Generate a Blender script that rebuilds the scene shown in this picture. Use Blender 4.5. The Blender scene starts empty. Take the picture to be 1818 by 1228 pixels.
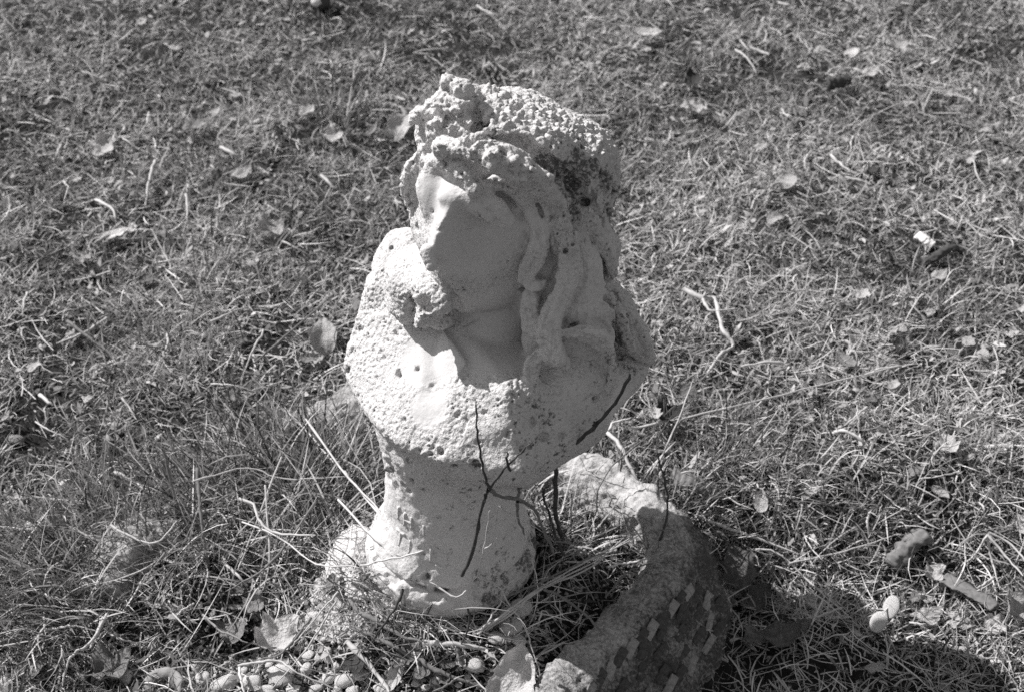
import bpy, bmesh, math, random
import numpy as np
from mathutils import Vector, Matrix
C = bpy.context.scene.collection
rng = np.random.default_rng(7)
random.seed(7)

# ------------------------------------------------------------------ camera
CAM_H, PITCH, FOCAL = 0.957, math.radians(38.0), 50.0
CAM_Y = -0.874
cam_d = bpy.data.cameras.new('camera')
cam = bpy.data.objects.new('camera', cam_d); C.objects.link(cam)
cam.location = (0, CAM_Y, CAM_H)
cam.rotation_euler = (math.pi/2 - PITCH, 0, 0)
cam_d.lens = FOCAL; cam_d.sensor_width = 36; cam_d.clip_start = .02; cam_d.clip_end = 200
cam_d.dof.use_dof = True
cam_d.dof.focus_distance = 1.10
cam_d.dof.aperture_fstop = 12.0
bpy.context.scene.camera = cam

# ------------------------------------------------------------------ light
SUN_EL, SUN_AZ = math.radians(44.5), math.radians(27)     # AZ: how far behind the picture plane, sun on the left
sdir = Vector((-math.cos(SUN_EL)*math.cos(SUN_AZ), math.cos(SUN_EL)*math.sin(SUN_AZ), math.sin(SUN_EL)))
W = bpy.data.worlds.new('World'); bpy.context.scene.world = W; W.use_nodes = True
wn = W.node_tree; wn.nodes.clear()
sky = wn.nodes.new('ShaderNodeTexSky'); sky.sky_type = 'NISHITA'; sky.sun_disc = False
sky.sun_elevation = SUN_EL
sky.sun_rotation = math.atan2(sdir.x, sdir.y)
bw = wn.nodes.new('ShaderNodeRGBToBW')                   # the photograph is black and white film
bg = wn.nodes.new('ShaderNodeBackground'); bg.inputs['Strength'].default_value = 0.096
wo = wn.nodes.new('ShaderNodeOutputWorld')
wn.links.new(sky.outputs[0], bw.inputs[0]); wn.links.new(bw.outputs[0], bg.inputs[0]); wn.links.new(bg.outputs[0], wo.inputs[0])
sun_d = bpy.data.lights.new('sun', 'SUN'); sun_d.energy = 4.7; sun_d.angle = math.radians(.5); sun_d.color = (1, .985, .975)
sun = bpy.data.objects.new('sun', sun_d); C.objects.link(sun)
sun.rotation_euler = sdir.to_track_quat('Z', 'Y').to_euler()
vs = bpy.context.scene.view_settings
bpy.context.scene.display_settings.display_device = 'sRGB'
vs.view_transform = 'Standard'; vs.look = 'None'; vs.exposure = 0.33; vs.gamma = 1; vs.use_curve_mapping = False
try:
    bpy.context.scene.cycles.max_bounces = 5; bpy.context.scene.cycles.diffuse_bounces = 3
    bpy.context.scene.cycles.use_denoising = False
except Exception: pass

# ------------------------------------------------------------------ real-world placing: where a sight line meets a plane or the ground
TX = 36/FOCAL/1818
def ray(u, v):
    x = (u-909)*TX; y = -(v-614)*TX
    cp, sp = math.cos(PITCH), math.sin(PITCH)
    return np.array([x, cp + y*sp, -sp + y*cp])
def P(u, v, Y=0.0):
    r = ray(u, v); t = (Y-CAM_Y)/r[1]
    return np.array([r[0]*t, Y, CAM_H + r[2]*t])
def SC(Y, v=614):                       # metres per photo pixel there
    r = ray(909, v); return TX*(Y-CAM_Y)/r[1]

# ------------------------------------------------------------------ noise
def _h(ix, iy, iz, s):
    h = (ix*374761393 + iy*668265263 + iz*2147483647 + s*974634777) & 0xFFFFFFFF
    h = ((h ^ (h >> 13))*1274126177) & 0xFFFFFFFF
    h = ((h ^ (h >> 16))*2246822519) & 0xFFFFFFFF
    h = h ^ (h >> 15)
    return (h & 0xFFFFFF)/float(0xFFFFFF)
def vnoise(p, scale, seed=0):
    q = np.asarray(p, dtype=np.float64)/scale + 1000.0
    i = np.floor(q).astype(np.int64); f = q-i; f = f*f*(3-2*f)
    out = 0
    for dx in (0, 1):
        wx = f[:, 0] if dx else 1-f[:, 0]
        for dy in (0, 1):
            wy = f[:, 1] if dy else 1-f[:, 1]
            for dz in (0, 1):
                wz = f[:, 2] if dz else 1-f[:, 2]
                out = out + wx*wy*wz*_h(i[:, 0]+dx, i[:, 1]+dy, i[:, 2]+dz, seed)
    return out*2-1
def fbm(p, scale, seed=0, n=3):
    a, o = 1.0, 0
    for k in range(n):
        o = o + a*vnoise(p, scale/2**k, seed+k*17); a *= .55
    return o
def worley(p, scale, seed=0):
    q = np.asarray(p, dtype=np.float64)/scale + 1000.0
    i = np.floor(q).astype(np.int64); best = np.full(len(q), 9.0); rid = np.zeros(len(q))
    for dx in (-1, 0, 1):
        for dy in (-1, 0, 1):
            for dz in (-1, 0, 1):
                cx, cy, cz = i[:, 0]+dx, i[:, 1]+dy, i[:, 2]+dz
                d = (cx+_h(cx, cy, cz, seed)-q[:, 0])**2+(cy+_h(cx, cy, cz, seed+1)-q[:, 1])**2+(cz+_h(cx, cy, cz, seed+2)-q[:, 2])**2
                m = d < best
                best = np.where(m, d, best); rid = np.where(m, _h(cx, cy, cz, seed+3), rid)
    return np.sqrt(best), rid
def sstep(a, b, x):
    t = np.clip((x-a)/(b-a), 0, 1); return t*t*(3-2*t)

# ------------------------------------------------------------------ materials (black and white film: every colour is a grey)
def nodes(m): return m.node_tree.nodes, m.node_tree.links
def base_mat(name, rough=.85, spec=.25):
    m = bpy.data.materials.new(name); m.use_nodes = True
    b = m.node_tree.nodes['Principled BSDF']; b.inputs['Roughness'].default_value = rough
    b.inputs['Specular IOR Level'].default_value = spec
    return m, b
def grey(v): return (v*1.0, v*.985, v*.985, 1)
def ramp(m, src, stops):
    n, l = nodes(m); r = n.new('ShaderNodeValToRGB'); l.new(src, r.inputs[0])
    while len(r.color_ramp.elements) < len(stops): r.color_ramp.elements.new(.5)
    for e, (p, c) in zip(r.color_ramp.elements, stops): e.position = p; e.color = grey(c)
    return r.outputs[0]
def tex_noise(m, scale, detail=4, rough=.6, coord=None):
    n, l = nodes(m); t = n.new('ShaderNodeTexNoise'); t.inputs['Scale'].default_value = scale
    t.inputs['Detail'].default_value = detail; t.inputs['Roughness'].default_value = rough
    l.new(coord or geo_pos(m), t.inputs['Vector']); return t.outputs['Fac']
def geo_pos(m):
    n, l = nodes(m)
    for x in n:
        if x.bl_idname == 'ShaderNodeTexCoord': return x.outputs['Object']
    return n.new('ShaderNodeTexCoord').outputs['Object']
def bump(m, b, height, strength=.5, dist=.001, prev=None):
    n, l = nodes(m); x = n.new('ShaderNodeBump'); x.inputs['Strength'].default_value = strength; x.inputs['Distance'].default_value = dist
    l.new(height, x.inputs['Height'])
    if prev: l.new(prev, x.inputs['Normal'])
    l.new(x.outputs[0], b.inputs['Normal']); return x.outputs[0]
def attr(m, name):
    n, l = nodes(m); a = n.new('ShaderNodeAttribute'); a.attribute_name = name; return a.outputs['Fac']
def math_n(m, op, a, b=None, clamp=False):
    n, l = nodes(m); x = n.new('ShaderNodeMath'); x.operation = op; x.use_clamp = clamp
    for k, s in enumerate((a, b)):
        if s is None: continue
        if isinstance(s, (int, float)): x.inputs[k].default_value = s
        else: l.new(s, x.inputs[k])
    return x.outputs[0]
def mix_col(m, fac, c1, c2, mode='MIX'):
    n, l = nodes(m); x = n.new('ShaderNodeMix'); x.data_type = 'RGBA'; x.blend_type = mode
    for s, k in ((fac, 0), (c1, 6), (c2, 7)):
        if isinstance(s, (int, float)): x.inputs[k].default_value = s
        elif isinstance(s, tuple): x.inputs[k].default_value = s
        else: l.new(s, x.inputs[k])
    return x.outputs[2]
def film_grain(m, col, amt=.12):
    return col

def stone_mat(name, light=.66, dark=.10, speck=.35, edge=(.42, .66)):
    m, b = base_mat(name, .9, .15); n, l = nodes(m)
    d = attr(m, 'dirt_shade'); mott = tex_noise(m, 300, 5, .75)
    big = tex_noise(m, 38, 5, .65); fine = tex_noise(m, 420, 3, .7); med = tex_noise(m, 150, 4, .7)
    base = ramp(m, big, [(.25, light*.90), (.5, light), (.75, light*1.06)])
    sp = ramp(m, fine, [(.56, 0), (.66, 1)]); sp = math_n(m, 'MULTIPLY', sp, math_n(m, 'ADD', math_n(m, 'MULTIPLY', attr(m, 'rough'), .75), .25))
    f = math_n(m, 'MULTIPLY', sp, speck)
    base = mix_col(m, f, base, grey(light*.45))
    # lichen, soot and the edging's painted shade where the attribute says so, broken up by noise
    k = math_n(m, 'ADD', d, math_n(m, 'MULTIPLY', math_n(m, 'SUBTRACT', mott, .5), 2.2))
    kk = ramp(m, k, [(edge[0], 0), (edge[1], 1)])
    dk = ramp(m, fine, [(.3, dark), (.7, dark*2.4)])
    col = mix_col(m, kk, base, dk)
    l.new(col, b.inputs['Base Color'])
    h = math_n(m, 'ADD', math_n(m, 'MULTIPLY', fine, .6), med)
    r = attr(m, 'rough')
    hh = math_n(m, 'MULTIPLY', h, math_n(m, 'ADD', math_n(m, 'MULTIPLY', r, .9), .12))
    bump(m, b, hh, 1.0, .0022)
    return m
def plain_mat(name, lo, hi, rough=.8, scale=60, bs=.4, bd=.001, use_attr=False, spec=.25, trans=0):
    m, b = base_mat(name, rough, spec); n, l = nodes(m)
    t = tex_noise(m, scale, 5, .65)
    src = t
    if use_attr:
        src = math_n(m, 'ADD', math_n(m, 'MULTIPLY', t, .35), math_n(m, 'MULTIPLY', attr(m, 'tone'), .75), clamp=True)
    col = ramp(m, src, [(.2, lo), (.8, hi)])
    l.new(col, b.inputs['Base Color'])
    if bs: bump(m, b, t, bs, bd)
    if trans:
        tr = n.new('ShaderNodeBsdfTranslucent'); l.new(col, tr.inputs[0]); mx = n.new('ShaderNodeMixShader'); mx.inputs[0].default_value = trans
        out = [x for x in n if x.bl_idname == 'ShaderNodeOutputMaterial'][0]
        l.new(b.outputs[0], mx.inputs[1]); l.new(tr.outputs[0], mx.inputs[2]); l.new(mx.outputs[0], out.inputs[0])
    return m

# ------------------------------------------------------------------ object helpers
def mesh_np(name, V, F, loops_per=4, smooth=True):
    """V (n,3), F (m,k) -> mesh"""
    me = bpy.data.meshes.new(name); V = np.asarray(V, np.float32); F = np.asarray(F, np.int32)
    me.vertices.add(len(V)); me.vertices.foreach_set('co', V.ravel())
    k = F.shape[1]
    me.loops.add(F.size); me.loops.foreach_set('vertex_index', F.ravel())
    me.polygons.add(len(F)); me.polygons.foreach_set('loop_start', np.arange(0, F.size, k, dtype=np.int32))
    try: me.polygons.foreach_set('loop_total', np.full(len(F), k, np.int32))
    except Exception: pass
    me.update(calc_edges=True)
    me.polygons.foreach_set('use_smooth', np.full(len(F), smooth, bool))
    return me
def set_attr(me, name, vals):
    a = me.attributes.new(name, 'FLOAT', 'POINT'); a.data.foreach_set('value', np.asarray(vals, np.float32))
def link(name, me, mat, parent=None, loc=(0, 0, 0)):
    o = bpy.data.objects.new(name, me); C.objects.link(o); o.location = loc
    if mat and me is not None and len(me.materials) == 0: me.materials.append(mat)
    if parent: o.parent = parent
    return o
def tag(o, label=None, cat=None, group=None, kind=None):
    if label: o['label'] = label
    if cat: o['category'] = cat
    if group: o['group'] = group
    if kind: o['kind'] = kind
    return o
def empty(name, loc=(0, 0, 0)):
    o = bpy.data.objects.new(name, None); C.objects.link(o); o.location = loc; o.empty_display_size = .02; return o
# ------------------------------------------------------------------ carved volume: distance field on a grid, then a surface
VOX = 0.0018
class Field:
    def __init__(s, lo, hi):
        s.lo = np.array(lo, float); s.n = np.ceil((np.array(hi)-s.lo)/VOX).astype(int)+1
        s.d = {}
    def layer(s, name):
        if name not in s.d: s.d[name] = np.full(s.n, .03, np.float32)
        return s.d[name]
    def box(s, lo, hi):
        a = np.clip(np.floor((np.array(lo)-s.lo)/VOX).astype(int), 0, s.n); b = np.clip(np.ceil((np.array(hi)-s.lo)/VOX).astype(int)+1, 0, s.n)
        sl = tuple(slice(int(x), int(y)) for x, y in zip(a, b))
        ax = [s.lo[k]+VOX*np.arange(a[k], b[k]) for k in range(3)]
        return sl, ax[0][:, None, None].astype(np.float32), ax[1][None, :, None].astype(np.float32), ax[2][None, None, :].astype(np.float32)
    def put(s, name, sl, d, k, cut=False):
        L = s.layer(name)
        names = [name]
        if cut == 'all': names = list(s.d)
        for nm in names:
            L = s.d[nm]; A = L[sl]
            if cut:
                B = -d; h = np.clip(.5+.5*(A-B)/k, 0, 1); L[sl] = B*(1-h)+A*h + k*h*(1-h)
            else:
                h = np.clip(.5+.5*(A-d)/k, 0, 1); L[sl] = A*(1-h)+d*h - k*h*(1-h)
    def ell(s, name, c, r, rot=(0, 0, 0), k=.006, cut=False):
        c = np.asarray(c, float); r = np.asarray(r, float)
        if r.ndim == 0: r = np.array([r, r, r])
        R = np.array(Matrix.Rotation(math.radians(rot[2]), 3, 'Z') @ Matrix.Rotation(math.radians(rot[1]), 3, 'Y') @ Matrix.Rotation(math.radians(rot[0]), 3, 'X'))
        m = r.max()+.012+k
        sl, X, Y, Z = s.box(c-m, c+m); X = X-c[0]; Y = Y-c[1]; Z = Z-c[2]
        x = R[0, 0]*X+R[1, 0]*Y+R[2, 0]*Z; y = R[0, 1]*X+R[1, 1]*Y+R[2, 1]*Z; z = R[0, 2]*X+R[1, 2]*Y+R[2, 2]*Z
        k0 = np.sqrt((x/r[0])**2+(y/r[1])**2+(z/r[2])**2); k1 = np.sqrt((x/r[0]**2)**2+(y/r[1]**2)**2+(z/r[2]**2)**2)+1e-6
        s.put(name, sl, (k0*(k0-1)/k1).astype(np.float32), k, cut)
    def tube(s, name, pts, rad, k=.004, cut=False):
        pts = [np.asarray(p, float) for p in pts]
        if np.isscalar(rad): rad = [rad]*len(pts)
        # smooth the path
        for i in range(len(pts)-1):
            a, b, ra, rb = pts[i], pts[i+1], rad[i], rad[i+1]; m = max(ra, rb)+.01+k
            sl, X, Y, Z = s.box(np.minimum(a, b)-m, np.maximum(a, b)+m)
            ab = b-a; t = np.clip(((X-a[0])*ab[0]+(Y-a[1])*ab[1]+(Z-a[2])*ab[2])/(ab@ab+1e-9), 0, 1)
            d = np.sqrt((X-a[0]-t*ab[0])**2+(Y-a[1]-t*ab[1])**2+(Z-a[2]-t*ab[2])**2)-(ra+(rb-ra)*t)
            s.put(name, sl, d.astype(np.float32), k, cut)
    def hull(s, name, pts, r=.006, k=.006, cut=False):
        """rounded convex block through pts; r rounds the edges"""
        bm = bmesh.new()
        vs_ = [bm.verts.new(tuple(map(float, p))) for p in pts]
        bmesh.ops.convex_hull(bm, input=vs_)
        pl = []
        bm.normal_update()
        cen = np.mean(pts, 0)
        for f in bm.faces:
            n = np.array(f.normal); c = np.array(f.verts[0].co)
            if n @ (cen-c) > 0: n = -n
            if not any(abs(n@q[0]-1) < 1e-4 for q in pl): pl.append((n, n@c))
        bm.free()
        P_ = np.array(pts); m = .012+k
        sl, X, Y, Z = s.box(P_.min(0)-m, P_.max(0)+m)
        d = None
        for n, c in pl:
            e = (n[0]*X+n[1]*Y+n[2]*Z-(c-r*.0)).astype(np.float32)
            if d is None: d = e
            else:
                h = np.clip(.5+.5*(d-e)/r, 0, 1); d = e*(1-h)+d*h + r*h*(1-h)
        s.put(name, sl, d, k, cut)
def surface_net(D, lo):
    nx, ny, nz = D.shape; S = D < 0
    c = [S[i:nx-1+i, j:ny-1+j, k:nz-1+k] for i in (0, 1) for j in (0, 1) for k in (0, 1)]
    cnt = sum(x.astype(np.int8) for x in c); act = (cnt > 0) & (cnt < 8)
    I = np.argwhere(act); idx = np.full(act.shape, -1, np.int32); idx[act] = np.arange(len(I))
    acc = np.zeros((len(I), 3)); num = np.zeros(len(I))
    def val(o): return D[I[:, 0]+o[0], I[:, 1]+o[1], I[:, 2]+o[2]]
    corners = [(i, j, k) for i in (0, 1) for j in (0, 1) for k in (0, 1)]
    cv = {o: val(o) for o in corners}
    for o in corners:
        for ax in range(3):
            if o[ax] == 0:
                p = list(o); p[ax] = 1; p = tuple(p); a, b = cv[o], cv[p]; m = (a < 0) != (b < 0)
                t = np.where(m, a/(a-b+1e-12), 0)
                q = np.array(o, float)[None, :].repeat(len(I), 0); q[:, ax] += t
                acc[m] += q[m]; num[m] += 1
    V = lo + VOX*(I+acc/num[:, None])
    faces = []
    for ax in range(3):
        a, b = [x for x in range(3) if x != ax]
        sl0 = [slice(None)]*3; sl1 = [slice(None)]*3; sl0[ax] = slice(0, -1); sl1[ax] = slice(1, None)
        A, B = S[tuple(sl0)], S[tuple(sl1)]; ch = A != B
        E = np.argwhere(ch); ok = (E[:, a] > 0) & (E[:, b] > 0) & (E[:, a] < D.shape[a]-1) & (E[:, b] < D.shape[b]-1); E = E[ok]
        def g(da, db):
            q = E.copy(); q[:, a] -= da; q[:, b] -= db; return idx[q[:, 0], q[:, 1], q[:, 2]]
        F = np.stack([g(1, 1), g(0, 1), g(0, 0), g(1, 0)], 1)
        ins = A[E[:, 0], E[:, 1], E[:, 2]]
        flip = ins if ax != 1 else ~ins
        F = np.where(flip[:, None], F, F[:, ::-1]); faces.append(F)
    return V, np.concatenate(faces)
def refine(V, F, levels=1):
    me = mesh_np('tmp', V, F); o = bpy.data.objects.new('tmp', me); C.objects.link(o)
    if levels:
        s = o.modifiers.new('s', 'SUBSURF'); s.levels = levels; s.render_levels = levels
    dg = bpy.context.evaluated_depsgraph_get(); e = o.evaluated_get(dg); m2 = e.to_mesh()
    V2 = np.empty(len(m2.vertices)*3, np.float32); m2.vertices.foreach_get('co', V2)
    F2 = np.empty(len(m2.loops), np.int32); m2.loops.foreach_get('vertex_index', F2)
    N2 = np.empty(len(m2.vertices)*3, np.float32); m2.vertices.foreach_get('normal', N2)
    out = V2.reshape(-1, 3).astype(float), F2.reshape(-1, 4), N2.reshape(-1, 3).astype(float)
    e.to_mesh_clear(); bpy.data.objects.remove(o); bpy.data.meshes.remove(me)
    return out
def q(u, v, y): return P(u, v, y/100.0)
def blob_mask(V, spots):
    m = np.zeros(len(V))
    for (u, v, y, r) in spots:
        c = q(u, v, y); rr = r*SC(y/100, v); m = np.maximum(m, 1-sstep(.55, 1.1, np.linalg.norm(V-c, axis=1)/rr))
    return m

def build_figure():
    F = Field((-.175, -.125, .12), (.135, .16, .53))
    # ---- torso (layer 'chest'): a cut-off shoulder block
    top = [(604, 655, 1.0), (618, 600, 2.5), (640, 520, 5.0), (664, 440, 7.5), (696, 402, 9), (1085, 500, 9), (1112, 570, 7), (1160, 628, 3)]
    rim = [(648, 735, -3.5), (692, 782, -7), (775, 822, -9.4), (868, 842, -10.2), (932, 846, -10.8), (990, 800, -8.2), (1070, 735, -4.5), (1150, 655, 0)]
    mid = [(898, 692, -7.2), (865, 678, -6.0), (800, 672, -4.2), (742, 600, -1.2), (738, 700, -5.2), (890, 560, 2), (760, 560, 1.5), (1000, 600, 1)]
    low = [(640, 700, .5), (720, 810, -6.5), (850, 862, -9.6), (942, 866, -9.9), (1062, 765, -4.2), (1138, 690, -1), (930, 870, 1), (700, 800, 1), (1060, 640, 9), (700, 560, 9)]
    F.hull('chest', [q(*p) for p in top+rim+mid+low], r=.0045, k=.006)
    F.ell('chest', q(1020, 665, -3.4), (.034, .022, .024), (0, 10, 0), k=.012)
    F.ell('chest', q(970, 725, -4.6), (.050, .026, .030), (0, 25, 0), k=.02)
    # collar hollow
    F.tube('chest', [q(772, 620, -2.6), q(768, 680, -5.2), q(735, 740, -7.4)], [.002, .004, .002], k=.012, cut=True)
    # ---- neck + head (layer 'head')
    F.tube('head', [q(872, 690, -1.0), q(852, 610, .5), q(880, 520, 2.2)], [.034, .031, .034], k=.012)
    F.hull('head', [q(*p) for p in [(784, 582, -1.6), (792, 612, -2.6), (806, 640, -3.9), (832, 640, -4.4), (822, 662, -5.2), (800, 684, -5.4), (776, 690, -4.6), (774, 640, -2.4), (800, 600, 1), (830, 680, -2)]], r=.003, k=.004)      # cord of the neck
    # cheek and jaw block with the nose ridge
    face = [(838, 333, -4.4), (806, 368, -5.4), (772, 418, -6), (758, 444, -5.1), (728, 345, 2.5), (724, 400, 2.5), (742, 300, 2.5),
            (790, 262, -1.6), (850, 262, -3), (925, 330, -2.2), (948, 430, -0.7), (935, 500, 1.2), (870, 556, -1.4), (806, 562, -2.4), (786, 540, -1),
            (735, 440, 1.5), (775, 505, 3), (880, 300, 6), (760, 300, 5), (960, 420, 5)]
    F.hull('head', [q(*p) for p in face], r=.007, k=.006)
    F.ell('head', q(880, 470, -1.4), (.034, .014, .036), (0, 15, 0), k=.015)
    # brow, eye hollow, eyelid, nose bridge
    F.ell('head', q(800, 325, -4.6), (.012, .012, .008), (0, 20, 0), k=.005, cut=True)
    F.tube('head', [q(758, 290, -0.6), q(790, 284, -2.6), q(826, 306, -4.2), q(842, 336, -4.9)], [.005, .006, .007, .006], k=.004)
    F.ell('head', q(768, 338, -1.6), (.0115, .018, .020), (0, -10, 0), k=.010)
    F.ell('head', q(803, 350, -4), (.010, .008, .007), k=.003)
    F.ell('head', q(862, 366, -4.3), (.019, .009, .0105), (0, 30, 0), k=.003)       # broken lump on the dark side of the bridge
    F.ell('head', q(888, 384, -4.0), (.011, .007, .007), (0, 30, 0), k=.003)
    F.tube('head', [q(848, 340, -4.5), q(885, 322, -3.8), q(925, 350, -2.8), q(935, 380, -2.4)], [.004, .004, .004, .002], k=.006)
    F.tube('head', [q(846, 378, -5), q(872, 396, -4.3), q(895, 412, -3.8)], [.0010, .0012, .0008], k=.002, cut=True)
    # nose stub and muzzle lobes, lips worn away
    F.tube('head', [q(756, 446, -4.9), q(766, 470, -5.4)], [.0060, .0048], k=.003)
    F.ell('head', q(764, 494, 0.2), (.020, .044, .018), (0, 10, 14), k=.004)
    F.ell('head', q(726, 500, 1.2), (.017, .030, .022), (0, 0, 14), k=.005)
    F.ell('head', q(712, 530, 1.2), (.012, .026, .014), (0, 0, 14), k=.004)
    F.ell('head', q(772, 535, 0.7), (.015, .034, .012), (0, 0, 14), k=.004)
    F.hull('head', [q(*p) for p in [(728, 558, -2.2), (735, 590, -4.0), (768, 586, -3.5), (784, 552, -3.4), (750, 552, -4.6), (795, 556, -2.8), (745, 522, -.5), (795, 515, -.5), (794, 574, -3.4)]], r=.004, k=.003)
    F.ell('head', q(708, 552, 0.2), (.005, .012, .0045), (0, -30, 0), k=.002, cut=True)
    F.ell('head', q(735, 528, -1.6), (.0035, .010, .006), k=.002, cut=True)
    F.ell('head', q(731, 558, -1.8), (.0022, .008, .006), (0, 20, 0), k=.0015, cut=True)
    F.ell('head', q(757, 540, -3.3), (.0065, .008, .0075), k=.002, cut=True)
    F.tube('head', [q(768, 508, -3), q(786, 530, -2.8), q(792, 548, -2.4)], [.001, .0015, .001], k=.002, cut=True)
    # ---- shoulder lump behind the mouth (chest layer)
    F.hull('chest', [q(*p) for p in [(664, 440, 6), (690, 402, 7.5), (735, 396, 6), (745, 470, 3), (720, 540, 2), (640, 530, 4), (655, 470, 5), (760, 420, 9), (700, 560, 7)]], r=.010, k=.008)
    F.ell('chest', q(682, 486, 1.4), (.013, .014, .017), (0, -20, 0), k=.003, cut=True)
    # ---- hair (layer 'hair'): cap, side rolls, curls
    F.ell('hair', q(906, 320, 3.6), (.0655, .068, .067), (0, 20, 0), k=.01)
    F.ell('hair', q(1002, 330, 3.2), (.038, .05, .050), (0, 25, 0), k=.015)
    F.ell('hair', q(1026, 440, 5.5), (.026, .035, .045), (0, 0, 0), k=.012)
    F.ell('hair', q(992, 500, -.6), (.036, .024, .046), k=.012)
    F.ell('hair', q(1010, 600, -2.4), (.036, .020, .028), k=.012)
    F.tube('hair', [q(1045, 500, 1.6), q(1088, 545, 1.4), q(1118, 592, .8), q(1148, 630, .8)], [.014, .014, .012, .007], k=.006)
    F.tube('hair', [q(1040, 395, .8), q(1072, 440, 1.0), q(1082, 486, 1.0)], [.014, .012, .007], k=.005)
    locks = []
    def lock(pts, width, y, n=4, k=.0022, twist=0, lift=.35):
        """a lock of hair: n strands side by side; pts in photo pixels, y = depth in cm along it"""
        pp = np.array([(p[0], p[1]) for p in pts], float); L = np.concatenate([[0], np.cumsum(np.hypot(*np.diff(pp, axis=0).T))]); m = max(6, int(L[-1]/11)); t = np.linspace(0, L[-1], m)
        from_ = lambda vals: np.interp(t, L, vals)
        px, py, w, yy = from_(pp[:, 0]), from_(pp[:, 1]), from_(width), from_(y)
        for _ in range(2): px[1:-1] = (px[:-2]+2*px[1:-1]+px[2:])/4; py[1:-1] = (py[:-2]+2*py[1:-1]+py[2:])/4
        gx_, gy_ = np.gradient(px), np.gradient(py); g_ = np.hypot(gx_, gy_)+1e-9; nx, ny = -gy_/g_, gx_/g_
        for i in range(n):
            o = ((i+.5)/n-.5)*2; ph = twist*t/L[-1]*math.pi
            off = o*np.cos(ph*.6)*w*.36; bulge = (1-o*o)*.35*w*.0004*100+np.sin(ph+i)*.05*bool(twist)
            wv = .10*w*np.sin(t/L[-1]*random.uniform(5, 9)+random.uniform(0, 6)); off = off+wv
            S = [q(px[j]+nx[j]*off[j], py[j]+ny[j]*off[j], yy[j]+.12-bulge[j]*.7+.10*math.sin(j*.7+i*2)) for j in range(m)]
            r = [max(.0012, w[j]*.00041*.5/n*1.6)*random.uniform(.85, 1.12) for j in range(m)]
            F.tube('hair', S, r, k=k)
        if max(width) > 19: locks.append((px, py, nx, ny, w))
    lock([(985, 372), (1010, 425), (1014, 480), (990, 535), (972, 585), (988, 635), (1003, 662)], [44, 68, 80, 82, 74, 56, 28], [-2.6, -2.9, -3.2, -3.8, -4.8, -5.6, -5.8], 6, twist=1.6)
    lock([(962, 395), (958, 435), (942, 470), (926, 498), (945, 510), (968, 502)], [22, 30, 32, 28, 22, 12], [-3.2, -3.5, -3.6, -3.5, -3.6, -3.5], 3)
    lock([(940, 518), (938, 555), (952, 590), (968, 612)], [20, 36, 34, 20], [-3.4, -3.9, -4.3, -4.8], 3)
    lock([(975, 612), (945, 640), (938, 668), (955, 690), (990, 694)], [16, 26, 26, 22, 10], [-5.2, -5.5, -5.9, -6.2, -6.2], 3)
    lock([(1006, 596), (1038, 588), (1066, 598), (1084, 628), (1091, 660), (1082, 694)], [26, 38, 42, 40, 30, 12], [-4.9, -4.7, -4.6, -4.6, -4.9, -5.2], 4, twist=1)
    lock([(1036, 560), (1050, 542), (1074, 542), (1090, 562), (1080, 582), (1060, 578)], [14, 18, 20, 20, 16, 10], [-2.2, -2.2, -2.0, -2.0, -2.4, -2.8], 2)
    lock([(1076, 512), (1100, 548), (1113, 588), (1122, 622)], [16, 24, 24, 14], [-.4, -.6, -1.0, -1.4], 3)
    lock([(1098, 520), (1118, 560), (1135, 600), (1156, 628)], [14, 18, 20, 10], [.4, .2, 0, -.2], 2)
    lock([(978, 352), (985, 385), (1006, 402), (1034, 392), (1046, 378)], [20, 28, 32, 28, 14], [-2.7, -3.0, -3.2, -2.6, -1.8], 3)
    lock([(868, 322), (905, 332), (938, 362), (952, 400), (956, 440)], [12, 20, 24, 22, 12], [-3.2, -3.2, -3.1, -3.1, -3.3], 3, k=.003)
    lock([(890, 300), (935, 318), (968, 352), (980, 396)], [12, 22, 24, 14], [-3.4, -3.3, -3.1, -3.0], 3, k=.003)
    lock([(1040, 410), (1066, 436), (1080, 470), (1076, 495)], [20, 32, 34, 20], [-.2, -.2, 0, .2], 3)
    lock([(1028, 400), (1036, 440), (1034, 490), (1028, 530)], [14, 20, 20, 12], [-1.6, -1.9, -2.2, -2.8], 2)
    # deep shadowed gaps
    F.ell('hair', q(1056, 470, .2), (.008, .014, .018), (0, -8, 0), k=.006, cut='all')
    F.tube('hair', [q(1040, 566, -3.4), q(1062, 572, -3.0), q(1098, 605, -2.8), q(1112, 650, -2.8)], [.002, .0035, .004, .002], k=.002, cut='all')
    F.tube('hair', [q(972, 652, -5.9), q(1012, 662, -5.9), q(1022, 640, -5.6), q(1052, 646, -5.0)], [.002, .0025, .003, .002], k=.002, cut='all')
    # unseen mass at the back, added to enlarge the bust's ground shadow
    F.ell('hair', q(930, 335, 11), (.052, .055, .055), k=.012)
    F.hull('chest', [q(*p) for p in [(780, 470, 16), (1060, 460, 18), (1085, 570, 16), (780, 560, 14), (900, 690, 9), (1060, 640, 12), (780, 560, 5), (1060, 560, 5)]], r=.015, k=.012)
    # hair over the forehead and wreath mass (under the flowers)
    F.ell('hair', q(838, 240, 2.0), (.040, .034, .036), (0, 0, 0), k=.012)
    F.ell('hair', q(925, 262, -.2), (.052, .026, .024), (0, 22, 0), k=.010)
    F.ell('head', q(950, 450, -.2), .019, k=.008)
    F.tube('hair', [q(785, 262, -3.0), q(835, 266, -4.6), q(880, 280, -5.6), q(925, 298, -5.2), q(960, 325, -4.0), q(1000, 372, -2.2)], [.007, .007, .0095, .010, .008, .006], k=.004)
    F.ell('hair', q(776, 236, -.6), (.009, .010, .010), k=.005)
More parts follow.
